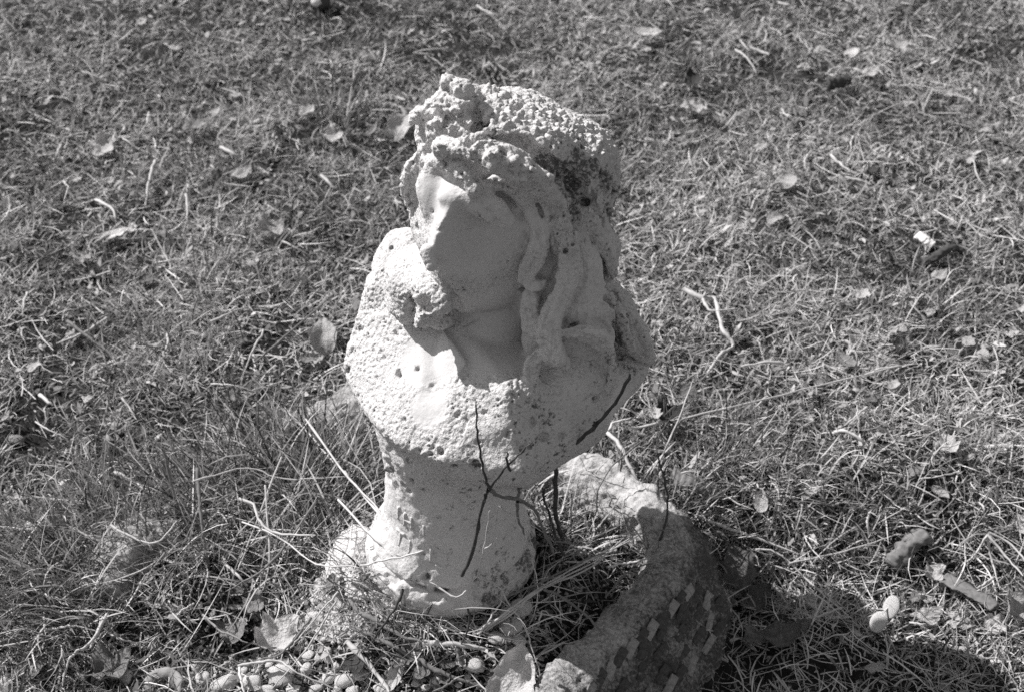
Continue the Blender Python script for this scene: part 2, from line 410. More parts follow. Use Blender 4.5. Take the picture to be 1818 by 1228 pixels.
    # veil edge behind the far cheek
    F.hull('hair', [q(*p) for p in [(764, 236, -.9), (716, 298, .8), (708, 345, 1.2), (734, 388, 1.2), (752, 300, 2.0), (770, 240, 1.5), (765, 250, 3.5), (735, 380, 4.5), (725, 300, 4.5)]], r=.003, k=.003)
    F.tube('hair', [q(724, 375, 1.2), q(730, 310, .3), q(752, 258, -.6)], .0012, k=.002, cut=True)
    F.tube('hair', [q(757, 276, -1.6), q(744, 300, -1.2), q(733, 330, -.4)], [.003, .0035, .002], k=.002, cut='all')
    # band groove running over the crown
    F.tube('hair', [q(840, 180, -2.6), q(846, 212, -3.4), q(868, 238, -3.9), q(905, 247, -4.0), q(945, 268, -4.0), q(985, 292, -3.7), q(1020, 325, -3.0), q(1045, 375, -2.2)],
           [.004, .007, .008, .0055, .007, .006, .006, .004], k=.002, cut='all')
    F.ell('hair', q(852, 222, -4.0), (.013, .012, .013), (0, -20, 0), k=.003, cut='all')
    F.hull('hair', [q(*p) for p in [(850, 228, -4.4), (895, 221, -4.0), (902, 226, -3.6), (905, 232, -2.4), (862, 236, -2.4), (860, 240, -3.6)]], r=.0015, k=.0015)
    F.ell('hair', q(1020, 384, -2.3), (.006, .010, .012), (0, 20, 0), k=.003, cut='all')
    F.ell('hair', q(998, 338, -3.1), (.004, .008, .008), k=.003, cut='all')
    for (u_, v_, y_, r_) in ((1040, 300, -1.6, .005), (1062, 330, -.6, .006), (1035, 345, -1.9, .005), (1070, 375, 0, .005), (1010, 290, -2.2, .004), (1086, 340, 1, .005)):
        F.ell('hair', q(u_, v_, y_), (r_*.7, r_, r_*1.5), (0, 20, 0), k=.003, cut='all')
    def surf(u, v):
        r = ray(u, v); t = np.arange(.75, 1.35, .0009); p = np.array([0, CAM_Y, CAM_H])+t[:, None]*r
        g = np.round((p-F.lo)/VOX).astype(int); ok = ((g >= 0) & (g < F.n)).all(1); p = p[ok]; g = g[ok]
        d = np.min(np.stack([F.layer(n)[g[:, 0], g[:, 1], g[:, 2]] for n in F.d], 1), 1)
        w = np.argmax(d < 0)
        return p[w] if d[w] < 0 else None
    # flowers of the wreath
    def rosette(u, v, y, r, n=5, hole=True, tilt=0):
        s = SC(y/100, v); c = surf(u, v)
        if c is None or y > 50: c = q(u, v, y % 50)
        else: c = c+np.array([-.001, -.001, .001])
        for k in range(n):
            a = 2*math.pi*k/n+tilt
            F.ell('wreath', c+np.array([math.cos(a)*r*.62*s, math.sin(a)*r*.4*s, -math.sin(a)*r*.5*s]), r*.40*s*random.uniform(.8, 1.2), k=.0012)
        if hole: F.ell('wreath', c+np.array([-.001, -.003, .003]), r*.38*s, k=.001, cut=True)
    F.tube('wreath', [q(776, 226, .6), q(788, 190, .8), q(810, 166, 1.0), q(832, 172, 1.2)], [.009, .009, .009, .008], k=.004)
    F.ell('wreath', q(797, 156, 1.0), (.0065, .007, .009), k=.002)
    F.ell('wreath', q(819, 157, .4), (.0085, .008, .0075), k=.0015)
    F.ell('wreath', q(818, 178, .2), (.009, .008, .006), k=.0015)
    F.ell('wreath', q(752, 206, .9), (.008, .008, .008), k=.003)
    F.ell('wreath', q(733, 211, .9), (.005, .006, .006), k=.003)
    F.ell('wreath', q(764, 186, .9), (.004, .005, .004), k=.003)
    for args in [(776, 193, 0, 14, 5, False), (828, 185, 0, 13, 5, False), (768, 220, 0, 13, 5, False), (808, 205, 0, 22, 6, True, .4), (795, 236, 0, 18, 5, True), (785, 262, 0, 12, 5, False), (828, 250, 0, 13, 6, True),
                 (805, 225, 0, 9, 4, False), (826, 218, 0, 10, 4, False), (862, 256, 0, 14, 5, True), (880, 274, 0, 13, 5, False), (908, 286, 0, 17, 6, True, .3), (942, 304, 0, 14, 5, True), (974, 318, 0, 8, 4, True), (845, 272, 0, 8, 4, False), (925, 318, 0, 9, 4, False)]: rosette(*args)
    F.ell('wreath', q(789, 174, -.6), (.0062, .016, .0052), k=.0015, cut='all')
    F.ell('wreath', q(763, 203, -.6), (.004, .012, .0042), k=.0015, cut='all')
    F.ell('wreath', q(783, 212, -1.6), (.003, .008, .003), k=.001, cut='all')
    F.ell('wreath', q(815, 188, -1.6), (.0028, .008, .0028), k=.001, cut='all')
    # ---- chisel marks, cracks and holes cut where the surface really is
    def groove(pts, r0, depth=.3, k=.0012):
        pp = [];
        for (a, b) in zip(pts[:-1], pts[1:]):
            n = max(2, int(math.hypot(b[0]-a[0], b[1]-a[1])/9))
            pp += [(a[0]+(b[0]-a[0])*i/n, a[1]+(b[1]-a[1])*i/n) for i in range(n)]
        pp.append(pts[-1])
        S = [surf(*p) for p in pp]; view = np.array([0, .79, -.61])
        S = [x+view*r0*depth for x in S if x is not None]
        if len(S) < 2: return
        rad = [r0*(.35+.65*math.sin(math.pi*(i+.5)/len(S)))*random.uniform(.7, 1.2) for i in range(len(S))]
        for i in range(len(S)-1):
            if np.linalg.norm(S[i+1]-S[i]) < .012: F.tube('head', S[i:i+2], rad[i:i+2], k=k, cut='all')
    def hole(u, v, rx, rz, depth=.006, rot=0):
        c = surf(u, v)
        if c is not None: F.ell('head', c, (rx, depth, rz), (-38, rot, 0), k=.0012, cut='all')
    G = groove
    for pts, r0 in [([(856, 236), (880, 244), (910, 249), (945, 270), (985, 296), (1018, 326), (1042, 372)], .0075), ([(845, 198), (852, 220), (866, 240)], .0085), ([(858, 215), (885, 232)], .006), ([(990, 300), (1040, 350), (1070, 400)], .006), ([(1030, 270), (1050, 310)], .004), ([(1065, 300), (1078, 350)], .004)]: G(pts, r0, .55)
    for px, py, nx, ny, w in locks:
        for f_ in ((-.22, .12) if max(w) < 36 else (-.32, -.1, .12, .32)):
            f_ += random.uniform(-.05, .05); a_ = random.randrange(0, 2); e_ = len(px)-random.randrange(0, 2)
            G([(px[j]+nx[j]*w[j]*f_, py[j]+ny[j]*w[j]*f_) for j in range(a_, e_)], random.uniform(.0012, .0020), .15)
    # cracks of the cheek, jaw, chest
    for pts, r0 in [([(845, 358), (870, 380), (895, 408)], .0022), ([(776, 411), (790, 406)], .0016), ([(812, 411), (830, 411), (845, 408)], .0016), ([(880, 430), (892, 436)], .0014), ([(938, 400), (940, 425)], .0016), ([(925, 372), (928, 395)], .0014), ([(860, 420), (866, 432)], .0012), ([(784, 496), (799, 514), (808, 530), (812, 550), (806, 566)], .0042), ([(776, 443), (790, 448)], .001), ([(800, 590), (830, 578), (850, 562)], .0010),
                    ([(636, 552), (660, 547), (690, 555), (700, 562)], .0016), ([(825, 660), (830, 690)], .0008), ([(820, 770), (832, 740)], .0010), ([(905, 720), (915, 760), (925, 800)], .0014), ([(778, 275), (795, 290), (812, 302)], .0014), ([(788, 296), (792, 280), (815, 282), (845, 300)], .0012),
                    ([(768, 295), (790, 318), (805, 322)], .0020), ([(855, 270), (900, 298), (930, 330)], .0012), ([(760, 252), (745, 300), (733, 345)], .0016), ([(725, 300), (724, 370)], .0012), ([(1060, 745), (1100, 700), (1128, 665)], .0016)]: G(pts, r0, .2)
    for a in [(783, 801, .0032, .0028), (770, 796, .0014, .0014), (742, 655, .0016, .0022), (946, 748, .0026, .004), (930, 795, .003, .003), (965, 775, .0045, .003), (998, 775, .003, .0035), (900, 770, .002, .003), (656, 482, .004, .003),
              (695, 440, .0022, .0014), (650, 405, .001, .001), (792, 292, .0018, .003), (818, 205, .002, .002), (801, 168, .0012, .001), (770, 375, .0012, .001), (1052, 430, .003, .002), (980, 385, .003, .002), (1000, 660, .0025, .002),
              (988, 820, .0016, .0016), (960, 835, .002, .0015), (1080, 640, .0014, .0014), (1075, 625, .001, .001), (1068, 620, .001, .001), (1095, 655, .0016, .0012), (1020, 300, .0025, .004), (1045, 385, .0035, .004),
              (1080, 380, .003, .005), (990, 318, .003, .004), (1030, 320, .003, .003), (640, 585, .003, .002), (625, 625, .0025, .003), (618, 660, .0025, .002), (665, 570, .0012, .001), (690, 605, .001, .001), (712, 585, .0014, .001)]:
        hole(*a)
    # merge, remembering which layer is closest
    names = ['chest', 'head', 'hair', 'wreath']
    L = [F.layer(n) for n in names]
    D = L[0]
    for B in L[1:]:
        k = .0035; h = np.clip(.5+.5*(D-B)/k, 0, 1); D = D*(1-h)+B*h-k*h*(1-h)
    V, Q = surface_net(D, F.lo)
    V, Q, N = refine(V, Q, FIG_LEVEL)
    g = np.clip(np.round((V-F.lo)/VOX).astype(int), 0, F.n-1)
    lay = np.argmin(np.stack([x[g[:, 0], g[:, 1], g[:, 2]] for x in L], 1), 1)
    # ---- weathering
    smooth = blob_mask(V, [(850, 440, -5, 120), (880, 560, -2, 95), (800, 640, -3, 60), (880, 620, -3, 80), (770, 350, -4, 60), (745, 640, -3, 60), (930, 400, -3, 60), (1000, 690, -4, 70), (760, 720, -6, 45), (1090, 720, -3, 60)])
    rough = 1-.92*smooth
    rough = np.where(lay == 2, np.minimum(rough, 1-.55*blob_mask(V, [(990, 540, -3, 130), (1060, 600, -2, 70)])), rough)
    cap = blob_mask(V, [(900, 180, 2, 70), (960, 215, 1, 85), (1020, 250, 2, 85), (900, 200, 0, 60), (1060, 290, 3, 80)])*(lay == 2)
    g1 = worley(V, .0048, 3)[0]; g2, r2 = worley(V, .0075, 9)
    disp = rough*(.0003*fbm(V, .010, 5, 2)) + rough*.00075*fbm(V, .0024, 50, 3)*(.45+.9*sstep(-.6, .6, vnoise(V, .03, 56))) + .0016*fbm(V, .025, 77, 2)*(.35+.65*rough)
    hm = (lay == 2)*(1-cap); disp += hm*(.0007*fbm(V*np.array([1, 1, .35]), .0035, 81, 2)+.0006*fbm(V, .009, 83, 2))
    disp += (lay == 3)*.0016*fbm(V, .0045, 61, 3)
    disp += cap*(.0046*(.55-np.minimum(g1, .8))*(.5+worley(V, .0048, 3)[1])+.0016*fbm(V, .0028, 91, 2))                                   # pebbly cap
    pit = sstep(.42, .18, g2)*(r2 > .84)*rough
    disp -= .0020*pit
    g3, r3 = worley(V, .0032, 21)
    disp -= .0013*sstep(.42, .2, g3)*(r3 > .62)*rough*sstep(-.5, .3, vnoise(V, .02, 71))
    g4, r4 = worley(V, .02, 33)
    hole = sstep(.24, .15, g4+.06*vnoise(V, .004, 4))*(r4 > .80)*(rough > .4)
    disp -= .0045*hole
    V = V+N*disp[:, None]
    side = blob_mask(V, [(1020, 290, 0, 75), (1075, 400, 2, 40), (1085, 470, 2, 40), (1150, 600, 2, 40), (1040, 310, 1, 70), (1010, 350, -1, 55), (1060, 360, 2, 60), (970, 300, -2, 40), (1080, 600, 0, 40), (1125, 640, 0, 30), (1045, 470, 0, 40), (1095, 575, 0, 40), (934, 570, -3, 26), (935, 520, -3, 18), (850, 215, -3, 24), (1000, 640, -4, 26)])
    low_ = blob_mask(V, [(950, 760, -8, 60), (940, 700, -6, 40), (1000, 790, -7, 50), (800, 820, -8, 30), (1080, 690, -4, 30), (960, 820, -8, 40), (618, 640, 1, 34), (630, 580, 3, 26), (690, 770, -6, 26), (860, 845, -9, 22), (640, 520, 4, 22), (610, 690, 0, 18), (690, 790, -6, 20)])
    dirt_shade = .12*rough + .55*side*sstep(-.9, .5, fbm(V, .014, 8, 3)) + .30*low_*sstep(-.3, .6, vnoise(V, .012, 12)) + .5*hole + .35*pit + .42*sstep(.45, .2, g3)*(r3 > .62)*rough
    me_parts = []
    for li, nm in enumerate(['shoulders', 'head', 'hair', 'flower_wreath']):
        fl = lay[Q]; own = np.sort(fl, 1)[:, 1] == li                       # a face goes to one layer
        f = Q[own]
        if len(f) == 0: continue
        used, inv = np.unique(f, return_inverse=True)
        me = mesh_np(nm, V[used], inv.reshape(f.shape))
        set_attr(me, 'dirt_shade', dirt_shade[used]); set_attr(me, 'rough', rough[used])
        me_parts.append((nm, me))
    return me_parts

def lathe_stone(name, prof, center, n=220, seg=140, squash=1.0, amp=.001, seed=1, fn=None):
    """worn stone of revolution; prof = [(z, r)...] bottom to top"""
    z = np.array([p[0] for p in prof]); r = np.array([p[1] for p in prof]); s = np.concatenate([[0], np.cumsum(np.hypot(np.diff(z), np.diff(r)))])
    t = np.linspace(0, s[-1], seg); zz = np.interp(t, s, z); rr = np.interp(t, s, r)
    for _ in range(2):
        zz[1:-1] = (zz[:-2]+2*zz[1:-1]+zz[2:])/4; rr[1:-1] = (rr[:-2]+2*rr[1:-1]+rr[2:])/4
    a = np.linspace(0, 2*math.pi, n, endpoint=False)
    X = center[0]+rr[:, None]*np.cos(a); Y = center[1]+rr[:, None]*np.sin(a)*squash; Z = center[2]+zz[:, None]+0*X
    V = np.stack([X, Y, Z], -1).reshape(-1, 3)
    dz = np.gradient(zz); dr = np.gradient(rr); ln = np.hypot(dz, dr)+1e-9
    N = np.stack([(dz/ln)[:, None]*np.cos(a), (dz/ln)[:, None]*np.sin(a), (-dr/ln)[:, None]+0*X], -1).reshape(-1, 3)
    i = np.arange(seg-1)[:, None]*n; j = np.arange(n)[None, :]; j2 = (j+1) % n
    Q = np.stack([i+j, i+j2, i+n+j2, i+n+j], -1).reshape(-1, 4)
    return V, Q, N
def build_bust():
    root = empty('garden_bust', (-.045, 0, 0))
    tag(root, 'weathered white concrete bust of a woman with a flower wreath on a round pedestal', 'bust')
    M = stone_mat('bust_stone', .66, .10, .75)
    off = np.array([-.045, 0, 0])
    for nm, me in build_figure():
        me.transform(Matrix.Translation((.045, 0, 0)))
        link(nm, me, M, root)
    # pedestal: waisted round column flaring into a ring foot
    c0 = P(800, 1000, 0.0); cx = P(806, 900, 0)[0]
    prof = [(-.03, .070), (.000, .0700), (.020, .0690), (.030, .0680), (.033, .0672), (.0355, .0725), (.040, .0752), (.054, .0748), (.0595, .0725), (.0625, .0700), (.0640, .0672), (.0660, .0672), (.0675, .0692), (.072, .0682),
            (.085, .0632), (.10, .0596), (.12, .0574), (.145, .0562), (.165, .0575), (.19, .062), (.215, .064)]
    V, Q, N = lathe_stone('pedestal', prof, (cx, .005, 0), 300, 240)
    rough = .45+.5*sstep(.06, .0, V[:, 2])+.5*sstep(.14, .19, V[:, 2])
    g, r = worley(V, .012, 5); pit = sstep(.3, .15, g)*(r > .7)*sstep(.03, 0, V[:, 2]-.05)
    a = np.arctan2(V[:, 1]-.005, V[:, 0]-cx)
    joint = sstep(.0022, .001, np.abs(V[:, 2]-.0655+.0006*vnoise(V, .02, 2)))*(sstep(.11, .08, np.abs(a+1.66))+sstep(.10, .07, np.abs(a+1.93))*.8)*sstep(-.6, .1, vnoise(V, .006, 6))
    for u_, v_, r_ in ((763, 1021, .0035), (852, 1026, .0022), (700, 868, .003), (712, 880, .003), (722, 860, .003), (905, 960, .002), (890, 985, .002), (745, 878, .002)):
        x_ = (P(u_, v_, -.058)[0]-cx)/.066; a_ = -math.pi/2+math.asin(max(-1, min(1, x_))); z_ = P(u_, v_, .005+.065*math.sin(a_))[2]
        pit = np.maximum(pit, sstep(r_*1.1, r_*.6, np.hypot((a-a_)*.062, V[:, 2]-z_)))
    spall = np.exp(-((a+2.62)/.22)**2-((V[:, 2]-.165)/.016)**2)
    chip = sstep(.25, .7, fbm(V, .012, 95, 3))*np.exp(-((V[:, 2]-.055)/.012)**2)
    d = -.0035*chip+.0012*fbm(V, .02, 9, 3)+.0008*rough*fbm(V, .004, 3, 2)-.0045*pit-.006*joint-.004*spall*(.5+fbm(V, .006, 8, 2))
    V = V+N*d[:, None]; V[:, 0] -= .0042*sstep(.11, .05, V[:, 2])
    me = mesh_np('pedestal', V-off, Q)
    set_attr(me, 'dirt_shade', .10+.10*vnoise(V, .03, 77)+.6*pit+.9*joint+.34*sstep(.085, .05, V[:, 2]+.016*fbm(V, .014, 71, 2))*sstep(-.3, .9, a+1.5)+.30*sstep(.15, .5, fbm(V, .010, 72, 3))+.3*sstep(.048, .03, V[:, 2]+.01*vnoise(V, .01, 74))+.25*sstep(.05, 0., V[:, 2])*sstep(-.4, .6, vnoise(V, .01, 3))+.25*sstep(0, 1, spall)); set_attr(me, 'rough', rough)
    ped = link('pedestal', me, M, root)
    # raised worn lettering on the left of the pedestal
    def prad(z): return float(np.interp(z, [p[0] for p in prof], [p[1] for p in prof]))
    strokes = {  # letter: strokes in unit box (x right, z up)
        'H': [((0, 0), (0, 1)), ((.6, 0), (.6, 1)), ((0, .5), (.6, .5))], 'I': [((.3, 0), (.3, 1))], 'T': [((.3, 0), (.3, 1)), ((-.1, 1), (.7, 1))],
        'L': [((0, 0), (0, 1)), ((0, 0), (.6, 0))], 'J': [((.6, 1), (.6, .2)), ((.6, .2), (.3, 0)), ((.3, 0), (0, .2))], 'F': [((0, 0), (0, 1)), ((0, 1), (.6, 1)), ((0, .5), (.5, .5))]}
    def letter(ch, ang, z, h):
        bm = bmesh.new()
        for (p0, p1) in strokes[ch]:
            n = 5; ring = []
            for k in range(n+1):
                t = k/n; x = p0[0]+(p1[0]-p0[0])*t; zz = z+(p0[1]+(p1[1]-p0[1])*t)*h
                an = ang+x*h/.058; R = prad(zz)
                c = Vector((cx+R*math.cos(an), .005+R*math.sin(an), zz)); nrm = Vector((math.cos(an), math.sin(an), 0)); tg = Vector((-math.sin(an), math.cos(an), 0))
                d_ = Vector((p1[0]-p0[0], 0, p1[1]-p0[1])).normalized(); side = (tg*d_.z - Vector((0, 0, 1))*d_.x)
                w = .0011
                ring.append([bm.verts.new(c+side*w*1.5-nrm*.0016-Vector(off)), bm.verts.new(c+side*w*.6+nrm*.0014-Vector(off)), bm.verts.new(c-side*w*.6+nrm*.0014-Vector(off)), bm.verts.new(c-side*w*1.5-nrm*.0016-Vector(off))])
            for k in range(n):
                for j in range(3): bm.faces.new((ring[k][j], ring[k][j+1], ring[k+1][j+1], ring[k+1][j]))
            bm.faces.new(ring[0]); bm.faces.new(ring[-1][::-1])
        bmesh.ops.recalc_face_normals(bm, faces=bm.faces)
        me = bpy.data.meshes.new('letter'); bm.to_mesh(me); bm.free()
        for p in me.polygons: p.use_smooth = True
        set_attr(me, 'rough', [.5]*len(me.vertices)); set_attr(me, 'dirt_shade', [.1]*len(me.vertices))
        link('letter', me, M, ped)
    a0 = -math.pi*.80
    for ch, da, z, h in (('I', 0, .118, .013), ('H', .20, .116, .013), ('I', .48, .114, .012), ('T', .06, .092, .014), ('L', .32, .090, .014), ('I', .58, .090, .013), ('J', .72, .086, .014)):
        letter(ch, a0+da, z, h)
    return root
FIG_LEVEL = 1
build_bust()
# ------------------------------------------------------------------ the lie of the land
def ground_z(x, y):
    x = np.asarray(x, float); y = np.asarray(y, float)
    p = np.stack([x.ravel(), y.ravel(), 0*x.ravel()], 1)
    near = np.exp(-((x/3)**2+((y-.6)/3)**2))
    z = (.016*vnoise(p, .45, 201)+.009*vnoise(p, .16, 202)+.0045*vnoise(p, .06, 203)+.0018*vnoise(p, .022, 204)).reshape(x.shape)*(.25+.75*near)
    flat = np.exp(-((x+.04)**2+(y-.01)**2)/.11**2)
    z = z*(1-.85*flat)
    # the lawn drops away in front and to the right of the border
    z = z-.058*sstep(.155, .215, x)*sstep(.17, .04, y)*sstep(.62, .35, x) - .058*sstep(.02, -.10, y)*sstep(.06, .12, x)*(1-sstep(.155, .215, x))
    # soil heaped against the foot of the bust
    z = z+.036*sstep(.155, .085, np.hypot(x+.046, (y-.0)*1.15))
    # hollow at the near left inside the border
    z = z-.030*np.exp(-((x+.25)/.065)**2-((y+.045)/.035)**2)
    return z
def hit(u, v, h=0.0):
    r = ray(u, v); z = 0.0
    for _ in range(12):
        t = (z-CAM_H)/r[2]; x, y = r[0]*t, CAM_Y+r[1]*t
        z = .5*z+.5*(float(ground_z(np.array([x]), np.array([y]))[0])+h)
    t = (z-CAM_H)/r[2]; return np.array([r[0]*t, CAM_Y+r[1]*t, z])
def pxm(pt):                               # metres per photo pixel at a point
    d = pt[1]-CAM_Y; return TX*(d*math.cos(PITCH)+(CAM_H-pt[2])*math.sin(PITCH))

def grid_axis(a, b, step, far):
    c = list(np.arange(a, b, step)); lo, hi = [], []; s, x = step, a
    while x > -far: s *= 1.35; x -= s; lo.append(x)
    s, x = step, b
    while x < far: x += s; hi.append(x); s *= 1.35
    return np.array(lo[::-1]+c+hi)
gx = grid_axis(-.95, .95, .006, 60); gy = grid_axis(-.35, 1.7, .006, 60)
GX, GY = np.meshgrid(gx, gy); GZ = ground_z(GX, GY)
P0 = np.stack([GX.ravel(), GY.ravel(), GZ.ravel()], 1)
crumb = .0035*worley(P0, .011, 7)[0]+.002*vnoise(P0, .004, 9)
P0[:, 2] += np.where((abs(P0[:, 0]) < 1) & (P0[:, 1] < 1.75), crumb, 0)-.002
nx_, ny_ = len(gx), len(gy); ii = np.arange(ny_-1)[:, None]*nx_+np.arange(nx_-1)[None, :]
QG = np.stack([ii, ii+1, ii+nx_+1, ii+nx_], -1).reshape(-1, 4)
m_soil, b_ = base_mat('soil_mat', .95, .1); n_, l_ = nodes(m_soil)
c1 = ramp(m_soil, tex_noise(m_soil, 70, 6, .7), [(.3, .015), (.55, .035), (.75, .09)])
l_.new(c1, b_.inputs['Base Color']); bump(m_soil, b_, tex_noise(m_soil, 260, 4, .7), 1, .003)
tag(link('ground', mesh_np('ground', P0, QG), m_soil), kind='structure')

# ------------------------------------------------------------------ grass, moss and straw: thousands of separate curved blades, nobody could count them
def blades(xy, z0, length, width, tilt, bend, az, tone, seg=3, tw=.5):
    n = len(xy); t = np.linspace(0, 1, seg+1)
    th = tilt[:, None]+bend[:, None]*t[None, :]
    ds = length[:, None]/seg
    hx = np.cumsum(np.sin(th)*ds, 1)-np.sin(th[:, :1])*ds; hz = np.cumsum(np.cos(th)*ds, 1)-np.cos(th[:, :1])*ds
    turn = az[:, None]+tw*rng.normal(0, 1, n)[:, None]*t[None, :]
    X = xy[:, :1]+hx*np.cos(turn); Y = xy[:, 1:]+hx*np.sin(turn); Z = z0[:, None]+hz
    w = width[:, None]*np.array([.8, 1.0, .8, .15] if seg == 3 else list(np.interp(t, [0, .4, .8, 1], [.7, 1, .7, .12])))[None, :]*.5
    roll = rng.uniform(0, math.pi, n)[:, None]
    sx, sy, sz = -np.sin(turn)*np.cos(roll), np.cos(turn)*np.cos(roll), np.sin(roll)+0*turn
    A = np.stack([X-sx*w, Y-sy*w, Z-sz*w*.6], -1); B = np.stack([X+sx*w, Y+sy*w, Z+sz*w*.6], -1)
    V = np.stack([A, B], 2).reshape(-1, 3)
    base = (np.arange(n)*(seg+1)*2)[:, None]+(np.arange(seg)*2)[None, :]
    Fq = np.stack([base, base+1, base+3, base+2], -1).reshape(-1, 4)
    return V, Fq, np.repeat(tone, (seg+1)*2)
def scatter(n, pw=1.0, x0=-.95, x1=.95, y0=-.30, y1=1.55):
    """points over the trapezoid the lens and its neighbours see, denser near the lens"""
    out = np.zeros((0, 2))
    while len(out) < n:
        y = y0+(y1-y0)*rng.random(n*2)**pw; half = .50+.42*(y+.2)
        x = rng.uniform(-1, 1, n*2)*np.clip(half, .42, 1.15); out = np.concatenate([out, np.stack([x, y], 1)])
    return out[:n]
RING_C = np.array([-.045, .02])
def in_bed(xy): return sstep(.26, .20, np.hypot((xy[:, 0]+.06)/1.05, (xy[:, 1]-.02)/.75))
def keep_off(xy, pad=0):
    """not through the pedestal"""
    return np.hypot(xy[:, 0]+.046, xy[:, 1]-.005) > .068+pad
def p3(xy, s=0): return np.stack([xy[:, 0], xy[:, 1], np.full(len(xy), s*1.0)], 1)
m_grass = plain_mat('grass_mat', .020, .66, .75, 90, 0, use_attr=True, spec=.3, trans=.18)
m_straw = plain_mat('straw_mat', .15, .78, .6, 120, 0, use_attr=True, spec=.35, trans=.05)
def lawn(name, n, L, Wd, tl, bd, tone, mat, pw=1.2, lift=0, bias=None, label=None, seg=3, clump=.5, tw=.5, sel=None):
    xy = scatter(int(n*1.5), pw); d = .5+.5*fbm(p3(xy), .055, 301, 2)/1.4; d = np.clip(d+.35*vnoise(p3(xy, 7), .13, 305)-.18*sstep(.55, .85, worley(p3(xy), .05, 306)[0]), 0, 1)
    keep = (rng.random(len(xy)) < (1-clump)+clump*2*d) & keep_off(xy)
    if sel is not None: keep &= rng.random(len(xy)) < sel(xy)
    xy = xy[keep][:n]; k = len(xy)
    z = ground_z(xy[:, 0], xy[:, 1])+lift*rng.random(k)
    big = .5+.5*vnoise(p3(xy, 3), .12, 311)
    patch = .5+.5*fbm(p3(xy, 9), .03, 321, 2)/1.4
    tn = np.clip(tone[0]+tone[1]*rng.normal(0, 1, k)+.36*(patch-.5)+.42*(big-.5), 0, 1)
    ln = rng.uniform(*L, k)*(.7+.6*patch)
    az = rng.uniform(0, 2*math.pi, k) if bias is None else rng.normal(bias, 1.2, k)
    az = az+1.8*vnoise(p3(xy, 5), .05, 331)
    V, Fq, T = blades(xy, z, ln, rng.uniform(*Wd, k), rng.uniform(*tl, k), rng.uniform(*bd, k), az, tn, seg, tw)
    V[:, 2] = np.maximum(V[:, 2], ground_z(V[:, 0], V[:, 1])+.0008)
    me = mesh_np(name, V, Fq); set_attr(me, 'tone', T)
    return tag(link(name, me, mat), kind='stuff', label=label)
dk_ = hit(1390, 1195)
off_bed_shadow = lambda xy: (1-.85*in_bed(xy))*(1-.86*np.exp(-((xy[:, 0]-dk_[0])/.17)**2-((xy[:, 1]-dk_[1])/.055)**2))  # turf also thinned inside the bust's cast shadow to make it look blacker
lawn('moss', 95000, (.004, .010), (.0014, .0028), (.2, 1.5), (-.6, 1.2), (.48, .20), m_grass, 1.25, .006, label='low moss and tiny leaves matted over the soil', clump=.35, sel=off_bed_shadow)
lawn('grass', 120000, (.012, .030), (.0008, .0015), (.5, 1.45), (-.3, 1.2), (.53, .25), m_grass, 1.25, .006, label='short tangled grass covering the lawn', clump=.9, sel=off_bed_shadow)
lawn('dry_straw', 9000, (.020, .050), (.0008, .0017), (1.25, 1.6), (-.1, .25), (.62, .25), m_straw, 1.3, .010, label='loose dry straw lying in the grass', clump=.3, tw=.35)

lawn('weed_leaves', 9000, (.007, .016), (.0035, .0070), (.7, 1.5), (-.2, .9), (.42, .24), m_grass, 1.2, .008, label='small broad weed leaves scattered through the turf', clump=.9, sel=off_bed_shadow)

# longer unmown tufts, leaning their own way
def tuft(cx, cy, n, spread, L, Wd, lean, tone, mat=None, tl=(.05, .9)):
    a = rng.uniform(0, 2*math.pi, n); r = spread*np.sqrt(rng.random(n)); xy = np.stack([cx+r*np.cos(a), cy+r*np.sin(a)*.8], 1)
    xy = xy[keep_off(xy, .002)]; n = len(xy)
    az = np.where(rng.random(n) < .6, rng.normal(lean, .9, n), rng.uniform(0, 2*math.pi, n))
    return blades(xy, ground_z(xy[:, 0], xy[:, 1]), rng.uniform(*L, n), rng.uniform(*Wd, n), rng.uniform(*tl, n), rng.uniform(.1, 1.3, n), az, np.clip(np.where(rng.random(n) < .25, rng.normal(.75, .15, n), rng.normal(tone*.5, .12, n)), 0, 1), 5, .5)
def tufts(name, specs, mat, label):
    Vs, Fs, Ts, o = [], [], [], 0
    for s in specs:
        V, Fq, T = tuft(*s); Vs.append(V); Fs.append(Fq+o); Ts.append(T); o += len(V)
    V = np.concatenate(Vs); V[:, 2] = np.maximum(V[:, 2], ground_z(V[:, 0], V[:, 1])+.001)
    c = np.array([-.046, .005]); d = V[:, :2]-c; r = np.hypot(d[:, 0], d[:, 1])+1e-9; rr = np.where(V[:, 2] < .07, .079, .064)
    push = np.where((r < rr) & (V[:, 2] < .19), rr/r, 1); V[:, :2] = c+d*push[:, None]
    me = mesh_np(name, V, np.concatenate(Fs)); set_attr(me, 'tone', np.concatenate(Ts)); return tag(link(name, me, mat), kind='stuff', label=label)
def T_(u, v, n, sp, L, Wd=(.0009, .0021), lean=0., tone=.45, tl=(.05, .9)):
    c = hit(u, v); return (c[0], c[1], n, sp, L, Wd, lean, tone, None, tl)
